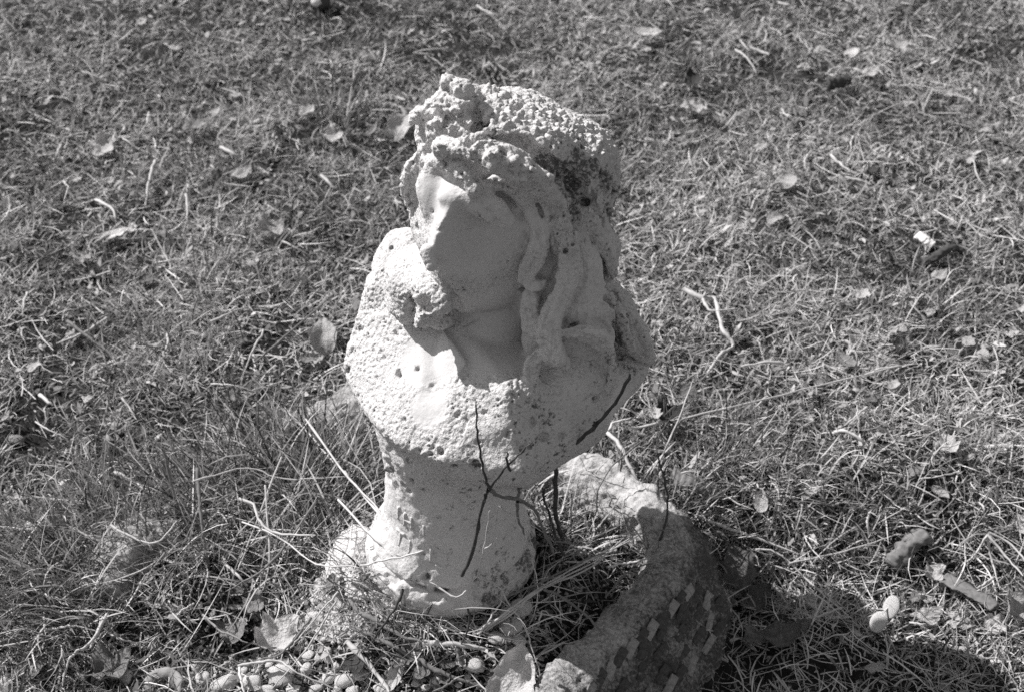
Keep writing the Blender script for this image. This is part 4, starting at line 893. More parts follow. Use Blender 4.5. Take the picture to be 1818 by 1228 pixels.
for a in [
  (182, 262, 52, 1, 'pale', R(10), (.9, .2), .015, 'pale upright leaf in the lawn at upper left'),
  (482, 412, 60, 4, 'pale', R(40), (.5, .2), .015, 'broad pale lobed leaf in the grass left of the bust'),
  (206, 417, 52, 0, 'white', R(-75), (.3, 0), .015, 'bleached narrow leaf lying flat near the left edge'),
  (230, 410, 26, 4, 'white', R(-20), (.3, 0), .018, 'tiny bleached scrap beside the narrow leaf'),
  (712, 220, 66, 3, 'pale', R(-25), (.9, .2), .02, 'tall pale leaf standing just behind the wreath'),
  (660, 235, 42, 5, 'mid', R(-30), (.7, 0), .02, 'dim narrow leaf behind and left of the wreath'),
  (1237, 196, 44, 4, 'white', R(60), (.5, .2), .02, 'crumpled white petals in the lawn right of the head, larger piece'),
  (1222, 188, 30, 1, 'white', R(-60), (.4, -.2), .02, 'crumpled white petals in the lawn right of the head, smaller piece'),
  (1148, 60, 58, 0, 'white', R(-80), (.3, .3), .02, 'curved white strip of bark at the top of the lawn'),
  (1388, 323, 52, 1, 'pale', R(60), (.4, .2), .015, 'ribbed pale leaf in the lawn right of the head'),
  (1378, 386, 38, 3, 'pale', R(-60), (.5, .2), .015, 'folded pale leaf below the ribbed leaf'),
  (1350, 262, 26, 1, 'pale', R(-70), (.4, 0), .015, 'small pale leaf above the ribbed leaf'),
  (1650, 1094, 52, 1, 'white', R(-60), (.35, .1), .014, 'round bleached leaf beside the twin seed pod'),
  (1800, 1078, 74, 4, 'pale', R(-50), (.6, .5), .03, 'large curled leaf at the lower right edge'),
  (1315, 1015, 92, 2, 'mid', R(10), (.9, -.1), .03, 'crumpled grey leaf leaning on the outer side of the edging'),
  (1345, 1060, 66, 1, 'mid', R(-60), (.7, -.2), .01, 'dark folded leaf below the crumpled grey leaf'),
  (574, 592, 76, 3, 'pale', R(5), (1.0, .2), .02, 'curled pale leaf standing beside the left shoulder of the bust'),
  (542, 640, 36, 5, 'mid', R(60), (.3, .2), .015, 'small twisted leaf left of the bust'),
  (1185, 738, 60, 4, 'dark', R(20), (.6, .2), .02, 'dark lobed leaf in the grass behind the right shoulder'),
  (1215, 700, 46, 1, 'mid', R(120), (.4, .1), .018, 'brown oval leaf in the grass right of the shoulder'),
  (1165, 735, 30, 2, 'pale', R(10), (.5, 0), .03, 'bright ragged leaf scrap against the dark leaf'),
  (1229, 140, 38, 1, 'dark', R(10), (1.1, 0), .02, 'dark leaf standing above the white petals'),
  (490, 1130, 88, 4, 'pale', R(-55), (.5, .1), .02, 'big crumpled pale leaf among the litter at lower left'),
  (410, 1120, 60, 1, 'mid', R(60), (.6, .1), .012, 'folded leaf left of the big crumpled leaf'),
  (625, 1178, 56, 1, 'dark', R(80), (.3, 0), .014, 'dark leaf scrap over the white pebbles'),
  (720, 1165, 70, 0, 'mid', R(140), (.5, .1), .01, 'pointed grey leaf lying among the twigs at bottom'),
  (700, 1205, 66, 5, 'pale', R(160), (.8, .1), .015, 'slim pale leaf on edge at the bottom'),
  (1530, 520, 34, 1, 'pale', R(0), (.7, 0), .016, 'small pale leaf upright in the right lawn'),
  (1500, 640, 50, 0, 'mid', R(30), (.3, .1), .014, 'narrow leaf in the middle of the right lawn'),
  (1585, 680, 30, 1, 'pale', R(10), (.6, 0), .014, 'small round leaf in the right lawn'),
  (1686, 790, 48, 2, 'pale', R(20), (.5, 0), .014, 'ragged pale leaf in the lower right lawn'),
  (1668, 490, 34, 1, 'pale', R(-60), (.4, 0), .014, 'small pale leaf below the curled bark'),
  (1655, 1018, 44, 4, 'white', R(-60), (.4, .2), .02, 'crumpled pale tip beside the long flat pod'),
  (1815, 550, 26, 1, 'white', R(90), (.4, 0), .02, 'white scrap at the right edge of the lawn'),
  (1390, 1128, 74, 1, 'mid', R(-70), (.3, 0), .012, 'dull leaf lying in the cast shadow at lower right'),
  (1340, 1135, 48, 4, 'mid', R(20), (.3, 0), .012, 'small dull leaf in the cast shadow'),
  (1440, 870, 42, 3, 'pale', R(-60), (.4, 0), .014, 'pale boat shaped leaf right of the edging'),
  (1350, 890, 50, 0, 'pale', R(-10), (.8, .3), .02, 'curled leaf blade right of the edging'),
  (750, 1190, 40, 1, 'mid', R(0), (.6, 0), .012, 'small grey leaf left of the standing leaf'),
  (590, 1035, 34, 2, 'mid', R(0), (.6, 0), .02, 'small leaf beside the white mortar'),
  (200, 1190, 90, 4, 'mid', R(40), (.3, 0), .01, 'blurred grey leaf in the bottom left corner'),
  (60, 1185, 60, 1, 'mid', R(40), (.3, 0), .01, 'blurred oval leaf at the bottom left edge'),
  (450, 1075, 50, 4, 'mid', R(-30), (.4, 0), .02, 'small crumpled leaf above the big pale leaf'),
  (60, 650, 34, 1, 'pale', R(30), (.4, 0), .015, 'small pale leaf at the left edge'),
  (150, 462, 36, 4, 'pale', R(70), (.5, 0), .015, 'pale round leaf below the bleached narrow leaf'),
  (430, 310, 44, 1, 'pale', R(-50), (.4, 0), .015, 'pale leaf in the upper left lawn'),
  (345, 222, 50, 1, 'mid', R(-20), (.6, 0), .02, 'grey folded leaf in the upper left lawn'),
  (545, 195, 40, 1, 'pale', R(0), (.8, 0), .02, 'pale leaf on edge left of the dark tuft'),
  (590, 245, 42, 4, 'pale', R(0), (.7, .1), .02, 'crumpled bright leaf under the dark tuft'),
  (380, 200, 30, 1, 'pale', R(60), (.4, 0), .02, 'small bright leaf at upper left'),
  (1600, 85, 46, 4, 'pale', R(60), (.5, 0), .02, 'pale crumpled leaf at the upper right'),
  (1545, 130, 34, 1, 'pale', R(-60), (.5, 0), .02, 'small pale leaf below the crumpled one at upper right'),
  (1508, 95, 34, 1, 'pale', R(60), (.5, 0), .02, 'small pale leaf left of the crumpled one at upper right')]:
    leaf(*a[:8], label=a[8])
# scattered small dead leaves
k = 0
SCT = {0: ('small dead leaf lying in the grass, mid grey', 'mid'), 1: ('small pale dead leaf lying in the grass', 'pale'), 2: ('small dark dead leaf lying in the grass', 'dark')}
for _ in range(230):
    u = random.uniform(0, 1818); v = random.uniform(5, 1220)
    if 560 < u < 1330 and v > 120 and (v < 1228): continue
    if u < 620 and v > 1000: continue
    kd = random.choice([0, 1, 1, 1, 2]); sz = random.uniform(16, 44)*(.6+.5*v/1228)
    leaf(u, v, sz, random.randrange(7), SCT[kd][1], random.uniform(0, 6.28), (random.uniform(-.2, .9), random.uniform(-.4, .4)), .010, SCT[kd][0], group='small %s dead leaves scattered over the lawn' % SCT[kd][1])
for _ in range(46):
    u = random.uniform(380, 1000); v = random.uniform(1040, 1225)
    if v < 1090 and u > 620: continue
    kd = random.choice([0, 0, 1, 2]); leaf(u, v, random.uniform(14, 34), random.randrange(7), SCT[kd][1], random.uniform(0, 6.28), (random.uniform(-.2, .8), random.uniform(-.4, .4)), .008, 'small %s leaf fragment in the litter of the bed' % SCT[kd][1], group='%s leaf fragments in the bed' % SCT[kd][1], name='leaf_fragment')
# the big leaf on end in front
big = leaf_mesh('dead_leaf', 29, .40, 0, .25, .35, .10, 26, 18)
o = link('dead_leaf', big, M_LEAF['white']); c = hit(914, 1200, .02); o.location = c+np.array([.0, -.010, .010]); s = .060; o.scale = (s*.95, s, s)
o.rotation_euler = (Matrix.Rotation(R(44), 4, 'X') @ Matrix.Rotation(R(-8), 4, 'Y') @ Matrix.Rotation(R(-14), 4, 'Z')).to_euler()
tag(o, 'large grey leaf standing on end in front of the pedestal', 'leaf')

# ------------------------------------------------------------------ twigs, stems and straws
def twig_mesh(name, pts, r0, r1, per=5, sides=7, knots=.12, wob=.0004):
    P_ = catmull(pts, per) if len(pts) > 2 else np.linspace(pts[0], pts[-1], 8); n = len(P_)
    P_ = P_+rng.normal(0, wob, P_.shape); rad = np.linspace(r0, r1, n)*(1+knots*rng.normal(0, 1, n)); rad[-1] *= .5
    tg = np.gradient(P_, axis=0); tg /= np.linalg.norm(tg, axis=1)[:, None]+1e-12
    up = np.array([.13, .2, 1.]); a = np.cross(tg, up); a /= np.linalg.norm(a, axis=1)[:, None]+1e-9; b = np.cross(tg, a)
    th = np.linspace(0, 2*math.pi, sides, endpoint=False)
    V = P_[:, None]+rad[:, None, None]*(np.cos(th)[None, :, None]*a[:, None]+np.sin(th)[None, :, None]*b[:, None])
    i = np.arange(n-1)[:, None]*sides; j = np.arange(sides)[None]; j2 = (j+1) % sides
    Q = np.stack([i+j, i+j2, i+sides+j2, i+sides+j], -1).reshape(-1, 4)
    return V.reshape(-1, 3), Q
M_TW = {'dark': plain_mat('dark_twig_mat', .03, .11, .8, 200, .5, .0008), 'mid': plain_mat('twig_mat', .10, .28, .8, 200, .5, .0008), 'pale': plain_mat('pale_stem_mat', .38, .66, .65, 200, .4, .0006), 'straw': plain_mat('bleached_stem_mat', .45, .76, .55, 200, .3, .0004)}
def twig(paths, r, tone, label, name='twig', cat='twig', group=None):
    """paths: first is the stem, the rest its side shoots; a point is (u, v, h) height over ground or (u, v, None, Y)"""
    def pt(p): return P(p[0], p[1], p[3]) if len(p) == 4 else hit(p[0], p[1], p[2])
    root = None
    for k, pa in enumerate(paths):
        pts = [pt(p) for p in pa]
        if root is None: base = pts[0]
        V, Q = twig_mesh(name, pts, r*(1 if k == 0 else .7), r*(.55 if k == 0 else .3)); me = mesh_np(name if k == 0 else 'shoot', V-base, Q)
        if root is None: root = tag(link(name, me, M_TW[tone], None, tuple(base)), label, cat, group)
        else: link('shoot', me, M_TW[tone], root)
    return root
Y1 = -.118
twig([[(820, 1020, None, -.098), (840, 975, None, -.105), (853, 910, None, -.112), (862, 880, None, -.118), (872, 866, None, -.120)],
      [(870, 868, None, -.120), (862, 850, None, -.124), (852, 800, None, -.130), (847, 755, None, -.130), (844, 710, None, -.128)],
      [(870, 866, None, -.120), (895, 832, None, -.128), (920, 808, None, -.13), (945, 782, None, -.13)],
      [(905, 835, None, -.129), (900, 815, None, -.13), (902, 800, None, -.13)],
      [(866, 868, None, -.121), (860, 880, None, -.12), (860, 893, None, -.12)]], .0017, 'dark', 'thin dark forked twig rising in front of the chest of the bust')
twig([[(1012, 985, None, .030), (990, 930, None, .010), (986, 870, None, -.015), (990, 822, None, -.045), (1015, 795, None, -.07), (1060, 752, None, -.078), (1098, 706, None, -.075), (1120, 664, None, -.066)],
      [(1018, 792, None, -.071), (1012, 786, None, -.072)], [(1055, 757, None, -.078), (1056, 748, None, -.08)]], .0021, 'dark', 'long dark stem curving up along the right shoulder of the bust')
twig([[(868, 868, None, -.119), (890, 881, None, -.110), (925, 888, None, -.095), (948, 905, None, -.075), (965, 940, None, -.055), (985, 985, None, -.04)],
      [(918, 888, None, -.1), (925, 865, None, -.09), (940, 855, None, -.08), (955, 862, None, -.07)], [(918, 888, None, -.1), (920, 920, None, -.098), (932, 950, None, -.095)]], .0019, 'mid', 'brown vine twisting from the forked twig round the right of the pedestal')
twig([[(848, 1020, None, -.105), (862, 960, None, -.115), (871, 903, None, -.122), (889, 899, None, -.122)], [(889, 899, None, -.122), (930, 925, None, -.10), (965, 945, None, -.09)], [(860, 975, None, -.115), (872, 965, None, -.118), (884, 950, None, -.12)]], .0007, 'pale', 'thin broken pale stem with a right angle bend in front of the pedestal', 'dry_stalk', 'stem')
twig([[(612, 838, .06), (675, 916, .055), (729, 1008, .045), (777, 1039, .04)]], .0011, 'straw', 'long straw crossing the left of the pedestal foot', 'straw_stalk', 'straw')
twig([[(540, 742, .08), (620, 848, .07), (672, 905, .06), (720, 985, .045), (748, 1020, .04)]], .0012, 'pale', 'long bleached stalk slanting down onto the lettering', 'straw_stalk', 'straw')
twig([[(600, 885, .06), (660, 950, .05), (700, 985, .045), (760, 1030, .04), (809, 1058, .035), (835, 1043, .04)]], .0011, 'straw', 'straw bent to a point in front of the pedestal foot', 'straw_stalk', 'straw')
twig([[(640, 1003, .05), (710, 988, .06), (778, 971, .07), (781, 1005, .05), (788, 1078, .01)]], .0008, 'straw', 'thin straw with a sharp bend at the front left of the pedestal', 'straw_stalk', 'straw')
twig([[(845, 1018, .05), (858, 1028, .045), (882, 1037, .04), (905, 1072, .03), (930, 1110, .025), (945, 1150, .02), (962, 1210, .01)], [(845, 1018, .05), (830, 1045, .03), (822, 1075, .01)]], .0009, 'pale', 'pale stem arching over the small pebble heap', 'dry_stalk', 'stem')
twig([[(1076, 1005, .04), (1105, 1000, .042), (1127, 997, .045), (1152, 990, .05)], [(1122, 998, .044), (1128, 1004, .042)]], .0013, 'straw', 'short white forked twig lit against the dark soil right of the pedestal')
for dd, lb in ((0, 'upper straw of the sunlit bunch behind the pebbles'), (7, 'middle straw of the sunlit bunch behind the pebbles'), (13, 'lower straw of the sunlit bunch behind the pebbles')):
    twig([[(852+dd, 1118, .005), (905+dd, 1082-dd*.2, .03), (960, 1042+dd*.4, .04), (1050, 992+dd, .04), (1160-dd*4, 938+dd, .03)]], .0010, 'pale', lb, 'straw_stalk', 'straw')
twig([[(850, 1125, .004), (872, 1095, .02), (891, 1066, .03)]], .0010, 'straw', 'single upright straw left of the sunlit bunch', 'straw_stalk', 'straw')
twig([[(965, 1045, .05), (1000, 1062, .05), (1040, 1090, .045), (1080, 1135, .05), (1130, 1190, .05), (1152, 1206, .05), (1146, 1228, .05)], [(975, 1050, .05), (978, 1078, .02)], [(1130, 1190, .05), (1133, 1200, .045), (1124, 1212, .04)]], .0012, 'mid', 'thin twig lying across the shaded edging at the bottom')
twig([[(1118, 761, .02), (1250, 733, .025), (1424, 692, .025), (1613, 645, .02)]], .0013, 'pale', 'very long straight straw lying on the right lawn', 'straw_stalk', 'straw')
twig([[(1168, 825, .005), (1195, 765, .04), (1232, 672, .05)]], .0010, 'pale', 'thin stalk rising across the long straight straw', 'straw_stalk', 'straw')
twig([[(1213, 514, .02), (1248, 530, .02), (1268, 530, .02), (1276, 560, .02), (1286, 590, .018), (1302, 612, .014), (1278, 630, .012), (1255, 662, .01)], [(1248, 530, .02), (1262, 552, .02), (1310, 548, .02)], [(1248, 530, .02), (1254, 515, .03)]], .0030, 'pale', 'pale jointed stem lying on the lawn right of the bust', 'dry_stalk', 'stem')
twig([[(1253, 921, .02), (1330, 950, .02), (1417, 982, .015)], [(1330, 950, .02), (1345, 945, .025)]], .0018, 'straw', 'thick bright stalk pointing away from the edging', 'straw_stalk', 'straw')
twig([[(1326, 976, .02), (1378, 979, .022), (1440, 1035, .015), (1510, 1096, .01)]], .0012, 'straw', 'bright stalk with a bend right of the crumpled leaf', 'straw_stalk', 'straw')
twig([[(1400, 1000, .02), (1470, 985, .02), (1540, 965, .02), (1600, 945, .015)]], .0010, 'pale', 'thin straw running towards the wood stub', 'straw_stalk', 'straw')
for pa, lb in (([(1752, 948, .04), (1760, 990, .02), (1776, 1045, .005)], 'lowest stalk of the splayed bunch at the right edge'), ([(1752, 948, .04), (1785, 985, .03), (1818, 1022, .02)], 'middle stalk of the splayed bunch at the right edge'),
               ([(1756, 945, .04), (1795, 965, .03), (1830, 1005, .02)], 'upper stalk of the splayed bunch at the right edge'), ([(1752, 950, .04), (1730, 985, .02), (1705, 1004, .01)], 'short stalk of the splayed bunch, leaning left')):
    twig([pa], .0013, 'straw', lb, 'straw_stalk', 'straw')
TW = [([(616, 1138, .02), (639, 1161, .02), (675, 1203, .02), (692, 1228, .02)], .0027, 'pale', 'thick pale stick running to the bottom edge'),
      ([(624, 1112, .018), (657, 1126, .018), (703, 1148, .016), (740, 1176, .012)], .0022, 'mid', 'grey stick right of the thick pale stick'),
      ([(620, 1062, .02), (635, 1082, .02), (672, 1104, .018), (690, 1115, .018), (723, 1132, .016), (756, 1139, .014)], .0022, 'mid', 'curved grey stick below the white mortar'),
      ([(716, 1044, .05), (703, 1077, .045), (677, 1112, .035), (650, 1154, .025)], .0013, 'dark', 'dark twig crossing the grey sticks'),
      ([(422, 1181, .02), (466, 1173, .022), (499, 1174, .022), (527, 1194, .02), (602, 1224, .01)], .0013, 'pale', 'pale bent stalk above the white pebbles'),
      ([(424, 1183, .02), (428, 1205, .018), (434, 1230, .015)], .0014, 'straw', 'short bright stalk between two pebbles'),
      ([(598, 1066, .05), (571, 1108, .04), (547, 1148, .03), (514, 1187, .02), (483, 1222, .01)], .0008, 'pale', 'fine straight stem slanting across the pebbles'),
      ([(551, 1097, .03), (523, 1134, .025), (496, 1161, .02), (448, 1172, .015)], .0013, 'mid', 'twig curving beneath the big crumpled leaf'),
      ([(600, 1050, .04), (571, 1083, .04), (535, 1128, .03), (512, 1152, .02)], .0010, 'pale', 'pale stem beside the speckled pebble'),
      ([(751, 1140, .012), (809, 1143, .014), (863, 1152, .012)], .0028, 'pale', 'thick pale stick left of the standing leaf'),
      ([(740, 1164, .01), (766, 1184, .012), (810, 1203, .012), (863, 1222, .01)], .0022, 'mid', 'long grey stick at the bottom left of the standing leaf'),
      ([(832, 1080, .05), (833, 1108, .035), (816, 1150, .012)], .0011, 'dark', 'dark upright twig over the thick pale stick'),
      ([(808, 1203, .012), (795, 1215, .016), (768, 1228, .02)], .0012, 'mid', 'short side twig at the bottom'),
      ([(812, 1150, .012), (815, 1165, .012), (828, 1185, .01), (850, 1194, .01)], .0024, 'mid', 'hooked grey stick left of the lone white pebble'),
      ([(452, 645, .02), (520, 585, .04), (595, 521, .05)], .0014, 'mid', 'long grey stalk leaning in the left lawn'),
      ([(469, 585, .04), (441, 638, .03), (430, 676, .01)], .0012, 'pale', 'short stalk beside the long grey stalk'),
      ([(182, 1094, .03), (170, 1125, .025), (158, 1152, .02)], .0014, 'pale', 'pale curved stem in the lower left hollow'),
      ([(191, 1088, .035), (160, 1140, .03), (125, 1165, .025), (109, 1218, .01)], .0015, 'pale', 'long curved stem in the lower left corner'),
      ([(73, 1118, .02), (115, 1112, .03), (140, 1110, .03), (170, 1120, .03)], .0011, 'pale', 'arched stem in the lower left corner'),
      ([(69, 1053, .02), (95, 1060, .02), (117, 1073, .02)], .0020, 'straw', 'short thick straw at the lower left'),
      ([(197, 933, .04), (255, 962, .04), (290, 955, .045), (314, 922, .05)], .0012, 'pale', 'bent straw in front of the left edging'),
      ([(204, 838, .02), (240, 856, .02), (272, 876, .02)], .0020, 'pale', 'thick stalk above the left edging'),
      ([(290, 800, .08), (305, 860, .05), (312, 920, .02)], .0016, 'mid', 'upright brown stalk in the left tuft'),
      ([(350, 830, .07), (355, 900, .05), (362, 960, .03), (372, 1000, .01)], .0018, 'mid', 'knobbly upright stalk in the left tuft'),
      ([(425, 885, .06), (450, 895, .06), (462, 925, .055), (490, 945, .05), (560, 950, .05)], .0015, 'pale', 'kinked stem with a pale elbow in the tuft'),
      ([(560, 890, .06), (480, 1000, .04), (400, 1050, .02)], .0013, 'mid', 'long stem running down through the tuft'),
      ([(340, 855, .07), (440, 830, .07), (505, 850, .06), (620, 845, .06)], .0009, 'pale', 'level straw across the top of the tuft'),
      ([(430, 925, .05), (500, 955, .05), (560, 1000, .045), (640, 1005, .05)], .0009, 'straw', 'fine bright straw reaching the mortar'),
      ([(500, 810, .08), (430, 990, .03), (425, 1010, .02)], .0009, 'pale', 'fine upright stem through the middle of the tuft'),
      ([(470, 860, .07), (478, 1000, .03), (443, 1100, .01)], .0009, 'pale', 'fine hanging stem in the dark of the tuft'),
      ([(360, 1090, .03), (395, 1120, .03), (440, 1140, .02)], .0012, 'pale', 'thin stem left of the big crumpled leaf'),
      ([(318, 1165, .03), (330, 1150, .03), (345, 1140, .03)], .0010, 'mid', 'twig stub above the clay neck'),
      ([(1060, 905, .03), (1062, 870, .05), (1085, 830, .06), (1130, 790, .07), (1160, 770, .07)], .0010, 'mid', 'thin arching twig over the sunlit edging'),
      ([(1172, 960, .03), (1185, 900, .05), (1180, 850, .07), (1165, 790, .08), (1195, 735, .1)], .0012, 'dark', 'dark thin stem standing beside the end of the sunlit edging'),
      ([(1070, 760, .03), (1100, 790, .03), (1125, 840, .02), (1145, 868, .01)], .0022, 'pale', 'pale split reed behind the sunlit edging'),
      ([(1080, 765, .03), (1090, 750, .03), (1120, 742, .03)], .0016, 'straw', 'short bright reed at the tip of the split reed'),
      ([(1000, 985, .03), (980, 930, .05), (965, 880, .07), (975, 860, .08)], .0014, 'dark', 'dark stalk just right of the pedestal'),
      ([(1075, 1060, .04), (1110, 1020, .05), (1150, 1000, .05), (1250, 985, .05)], .0008, 'mid', 'fine stem over the shaded soil inside the edging'),
      ([(900, 1060, .03), (985, 1020, .05), (1060, 985, .06), (1095, 980, .06)], .0009, 'mid', 'fine shaded stem right of the pedestal foot'),
      ([(985, 960, .06), (1040, 965, .05), (1095, 955, .06), (1230, 930, .06)], .0007, 'mid', 'level fine stem above the shaded soil'),
      ([(958, 1100, .03), (965, 1082, .035), (985, 1098, .03)], .0007, 'pale', 'hooked fine stem near the standing leaf'),
      ([(960, 1160, .02), (1010, 1140, .03), (1045, 1145, .03)], .0009, 'pale', 'fine stem left of the sunlit corner of the edging'),
      ([(1480, 768, .01), (1500, 765, .02), (1535, 785, .015)], .0022, 'straw', 'bleached flat reed in the middle of the right lawn'),
      ([(1522, 718, .03), (1524, 745, .02), (1524, 772, .005)], .0012, 'straw', 'short upright straw above the bleached reed'),
      ([(1475, 1290, .01), (1480, 1255, .02), (1478, 1225, .02)], .0012, 'mid', 'stem in the shade at the bottom right'),
      ([(1475, 1168, .02), (1485, 1180, .02), (1510, 1198, .01)], .0014, 'mid', 'small curved stem in the cast shadow'),
      ([(1600, 650, .01), (1560, 655, .015), (1530, 668, .012)], .0014, 'pale', 'short straw in the right lawn'),
      ([(1475, 275, .015), (1490, 290, .012), (1510, 304, .01)], .0022, 'straw', 'short bright straw in the upper right lawn'),
      ([(1330, 85, .02), (1350, 92, .02), (1366, 98, .02)], .0030, 'pale', 'short pale straw near the top of the lawn'),
      ([(1500, 315, .01), (1525, 320, .012), (1548, 328, .01)], .0018, 'pale', 'thin pale straw beside the short bright one'),
      ([(1235, 60, .02), (1200, 90, .02), (1170, 100, .02)], .0020, 'mid', 'faint stalk at the top of the lawn'),
      ([(170, 355, .015), (200, 372, .015), (205, 390, .01)], .0022, 'straw', 'bright jointed straw in the left lawn'),
      ([(330, 345, .02), (333, 372, .015), (332, 390, .01)], .0020, 'pale', 'short upright straw in the upper left lawn'),
      ([(398, 326, .015), (420, 330, .015), (445, 331, .012)], .0018, 'straw', 'short level straw in the upper left lawn'),
      ([(392, 262, .015), (412, 272, .015), (428, 282, .01)], .0028, 'pale', 'thick short straw in the upper left lawn'),
      ([(570, 312, .015), (585, 325, .015), (596, 336, .01)], .0024, 'pale', 'short pale straw left of the veil'),
      ([(276, 285, .03), (265, 320, .02), (258, 365, .01)], .0026, 'pale', 'standing pale stalk in the upper left lawn'),
      ([(190, 565, .015), (150, 590, .02), (100, 610, .01)], .0018, 'pale', 'pale stalk lying at the far left'),
      ([(120, 570, .02), (160, 600, .02), (205, 635, .01)], .0020, 'mid', 'grey stalk crossing the far left grass'),
      ([(70, 700, .01), (85, 712, .012), (93, 720, .01)], .0022, 'straw', 'short white straw near the left edge'),
      ([(215, 705, .02), (232, 725, .015), (243, 745, .01)], .0012, 'straw', 'thin bright straw in the left lawn'),
      ([(375, 570, .03), (410, 555, .03), (440, 545, .02)], .0016, 'pale', 'light straw crossing the tuft in the left lawn'),
      ([(505, 725, .05), (545, 765, .05), (600, 830, .045)], .0013, 'straw', 'bright straw left of the bust under the shoulder')]
for pa, r, tn, lb in TW: twig([pa], r, tn, lb, 'twig' if tn in ('dark', 'mid') else 'dry_stalk', 'twig' if tn in ('dark', 'mid') else 'stem')
for _ in range(70):
    u = random.uniform(0, 1818); v = random.uniform(0, 1150)
    if 600 < u < 1250 and v > 140: continue
    L = random.uniform(30, 85); a = random.uniform(0, 3.14); du, dv = math.cos(a)*L/2, math.sin(a)*L/2*.6
    twig([[(u-du, v-dv, .012), (u+random.uniform(-5, 5), v+random.uniform(-5, 5), .018), (u+du, v+dv, .012)]], random.uniform(.0009, .0018), 'pale', 'loose pale straw lying in the lawn', 'straw_stalk', 'straw', 'loose pale straws lying over the lawn')

# ------------------------------------------------------------------ odd things in the grass
def stub(name, pts, r, mat, label, cat, sides=24, rough=.15, ridges=0, flat=1.0):
    V, Q = twig_mesh(name, [np.array(p) for p in pts], r, r*.9, 16, sides, 0, 0); n = len(V)//sides
    c = V.reshape(n, sides, 3).mean(1, keepdims=True); D = V.reshape(n, sides, 3)-c; D[:, :, 2] *= flat
    f = 1+rough*(fbm(V, r*1.6, 5, 3)+.7*fbm(V, r*.5, 8, 3)).reshape(n, sides, 1)
    if ridges: f = f*(1+.10*np.cos(np.linspace(0, ridges*2*math.pi, n))[:, None, None])
    V = (c+D*f); base = V[0].mean(0); Vf = np.concatenate([V.reshape(-1, 3), V[0].mean(0)[None], V[-1].mean(0)[None]])
    bm = bmesh.new(); vs_ = [bm.verts.new(tuple(p-base)) for p in Vf]
    for q_ in Q: bm.faces.new([vs_[k] for k in q_])
    for j in range(sides):
        bm.faces.new((vs_[(j+1) % sides], vs_[j], vs_[-2])); bm.faces.new((vs_[(n-1)*sides+j], vs_[(n-1)*sides+(j+1) % sides], vs_[-1]))
    bmesh.ops.recalc_face_normals(bm, faces=bm.faces); me = bpy.data.meshes.new(name); bm.to_mesh(me); bm.free()
    for p in me.polygons: p.use_smooth = True
    set_attr(me, 'dirt_shade', [.15]*len(me.vertices)); set_attr(me, 'rough', [.5]*len(me.vertices)); return tag(link(name, me, mat, None, tuple(base)), label, cat)
stub('wood_stub', [hit(1582, 1003, .012), hit(1612, 972, .016), hit(1648, 945, .022)], .0095, M_TW['mid'], 'short rough piece of branch in the right lawn', 'wood', rough=.4, flat=.8)
stub('bark_curl', [hit(1636, 470, .006), hit(1660, 456, .014), hit(1690, 440, .014), hit(1716, 450, .006)], .0055, M_TW['dark'], 'dark curled bark beside the white stub at right', 'bark', rough=.4, flat=.6)
stub('white_stub', [hit(1630, 418, .010), hit(1643, 428, .010), hit(1657, 438, .008)], .0068, M_PEB, 'short white stub in the upper right lawn', 'stub', rough=.3, flat=.8)
stub('ribbed_strip', [hit(1192, 846, .012), hit(1235, 860, .012), hit(1276, 880, .008)], .0120, M_TW['mid'], 'ribbed grey cone lying in the grass behind the edging', 'cone', rough=.16, ridges=9, flat=.45)
stub('seed_pod', [hit(1676, 1024, .02), hit(1715, 1045, .018), hit(1745, 1062, .014), hit(1768, 1078, .012)], .0075, M_TW['mid'], 'long flat grey pod in the lower right lawn', 'pod', rough=.25, flat=.25)
stub('dark_pod', [hit(1470, 150, .02), hit(1488, 146, .022), hit(1505, 140, .02)], .009, M_TW['dark'], 'short dark knobbly pod in the upper right lawn', 'pod', rough=.3, ridges=4)
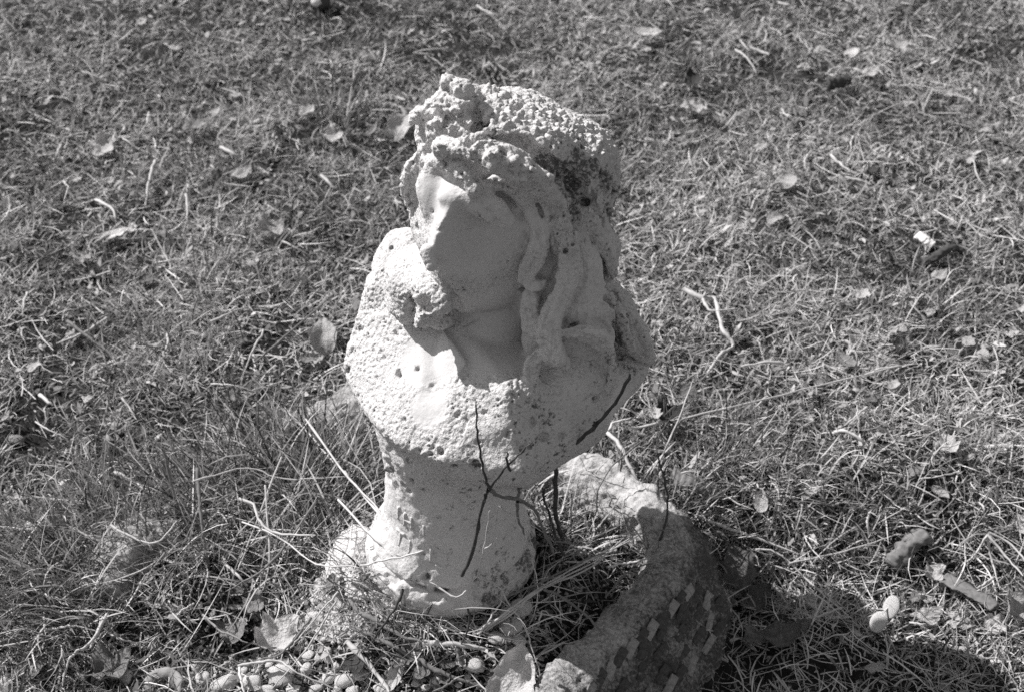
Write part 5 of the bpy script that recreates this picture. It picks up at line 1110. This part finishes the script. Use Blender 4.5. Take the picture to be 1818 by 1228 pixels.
# twin seed pod
tp = empty('twin_seed_pod', tuple(hit(1578, 1120, 0))); tag(tp, 'bleached seed pod of two round lobes on a thin stalk', 'seed pod')
for u, v, rx, ry, rt in ((1582, 1077, 14, 20, -.5), (1560, 1103, 15, 19, -.6)):
    c = hit(u, v, .022); s = pxm(c); me = rock_mesh('lobe', int(u), 3, .35, .05); o = link('lobe', me, M_PEB, tp); o.location = c-np.array(tp.location); o.scale = (rx*s, ry*s*1.1, rx*s*.8); o.rotation_euler = (.5, 0, rt)
V, Q = twig_mesh('stalk', [hit(1575, 1190, 0), hit(1574, 1140, .012), hit(1560, 1105, .02), hit(1580, 1070, .022), hit(1580, 1035, .03)], .0009, .0006); link('stalk', mesh_np('stalk', V-np.array(tp.location), Q), M_TW['straw'], tp)
# round nut with a pale face at the top edge
nut = empty('walnut', tuple(hit(568, 14, 0))); tag(nut, 'dark round nut with a pale broken side at the top edge', 'nut')
c = hit(568, 12, .0); s = pxm(c); o = link('shell', rock_mesh('shell', 77, 4, .9, .05), M_TW['dark'], nut); o.scale = (19*s, 19*s, 18*s); o.location = (0, 0, 14*s)
o = link('pale_side', rock_mesh('pale_side', 78, 3, .8, .12), M_PEB, nut); o.scale = (11*s, 8*s, 12*s); o.location = (-2*s, -13*s, 16*s)
# broken clay neck at the bottom left
def clay_neck():
    c = hit(298, 1222, 0); s = pxm(c); n, prof = 72, [(0, .94), (.2, 1.02), (.55, 1.0), (.85, .98), (.97, .96), (1.0, .88), (.95, .70), (.75, .55), (.4, .50), (0, .50)]
    r0 = 40*s; a = np.linspace(0, 2*math.pi, n, endpoint=False); V = []
    for h, r in prof:
        x, y, z = r*r0*np.cos(a), r*r0*np.sin(a), h*r0*1.0+0*a; V.append(np.stack([x, y, z], 1))
    V = np.concatenate(V); m = len(prof); i = np.arange(m-1)[:, None]*n; j = np.arange(n)[None]; j2 = (j+1) % n
    Q = np.stack([i+j, i+j2, i+n+j2, i+n+j], -1).reshape(-1, 4); V = V+r0*(np.stack([fbm(V, r0*.7, k_, 3) for k_ in (3, 4, 5)], 1))*.09
    R_ = np.array(Matrix.Rotation(.25, 3, 'X') @ Matrix.Rotation(-.15, 3, 'Y')); V = V@R_.T
    me = mesh_np('clay_neck', V, Q); set_attr(me, 'dirt_shade', [.12]*len(V)); set_attr(me, 'rough', [.2]*len(V)); return tag(link('clay_neck', me, M_PEB2, None, tuple(c-np.array([0, 0, .009]))), 'round grey neck of a broken pot with a dark opening, bottom left', 'pot neck')
clay_neck()
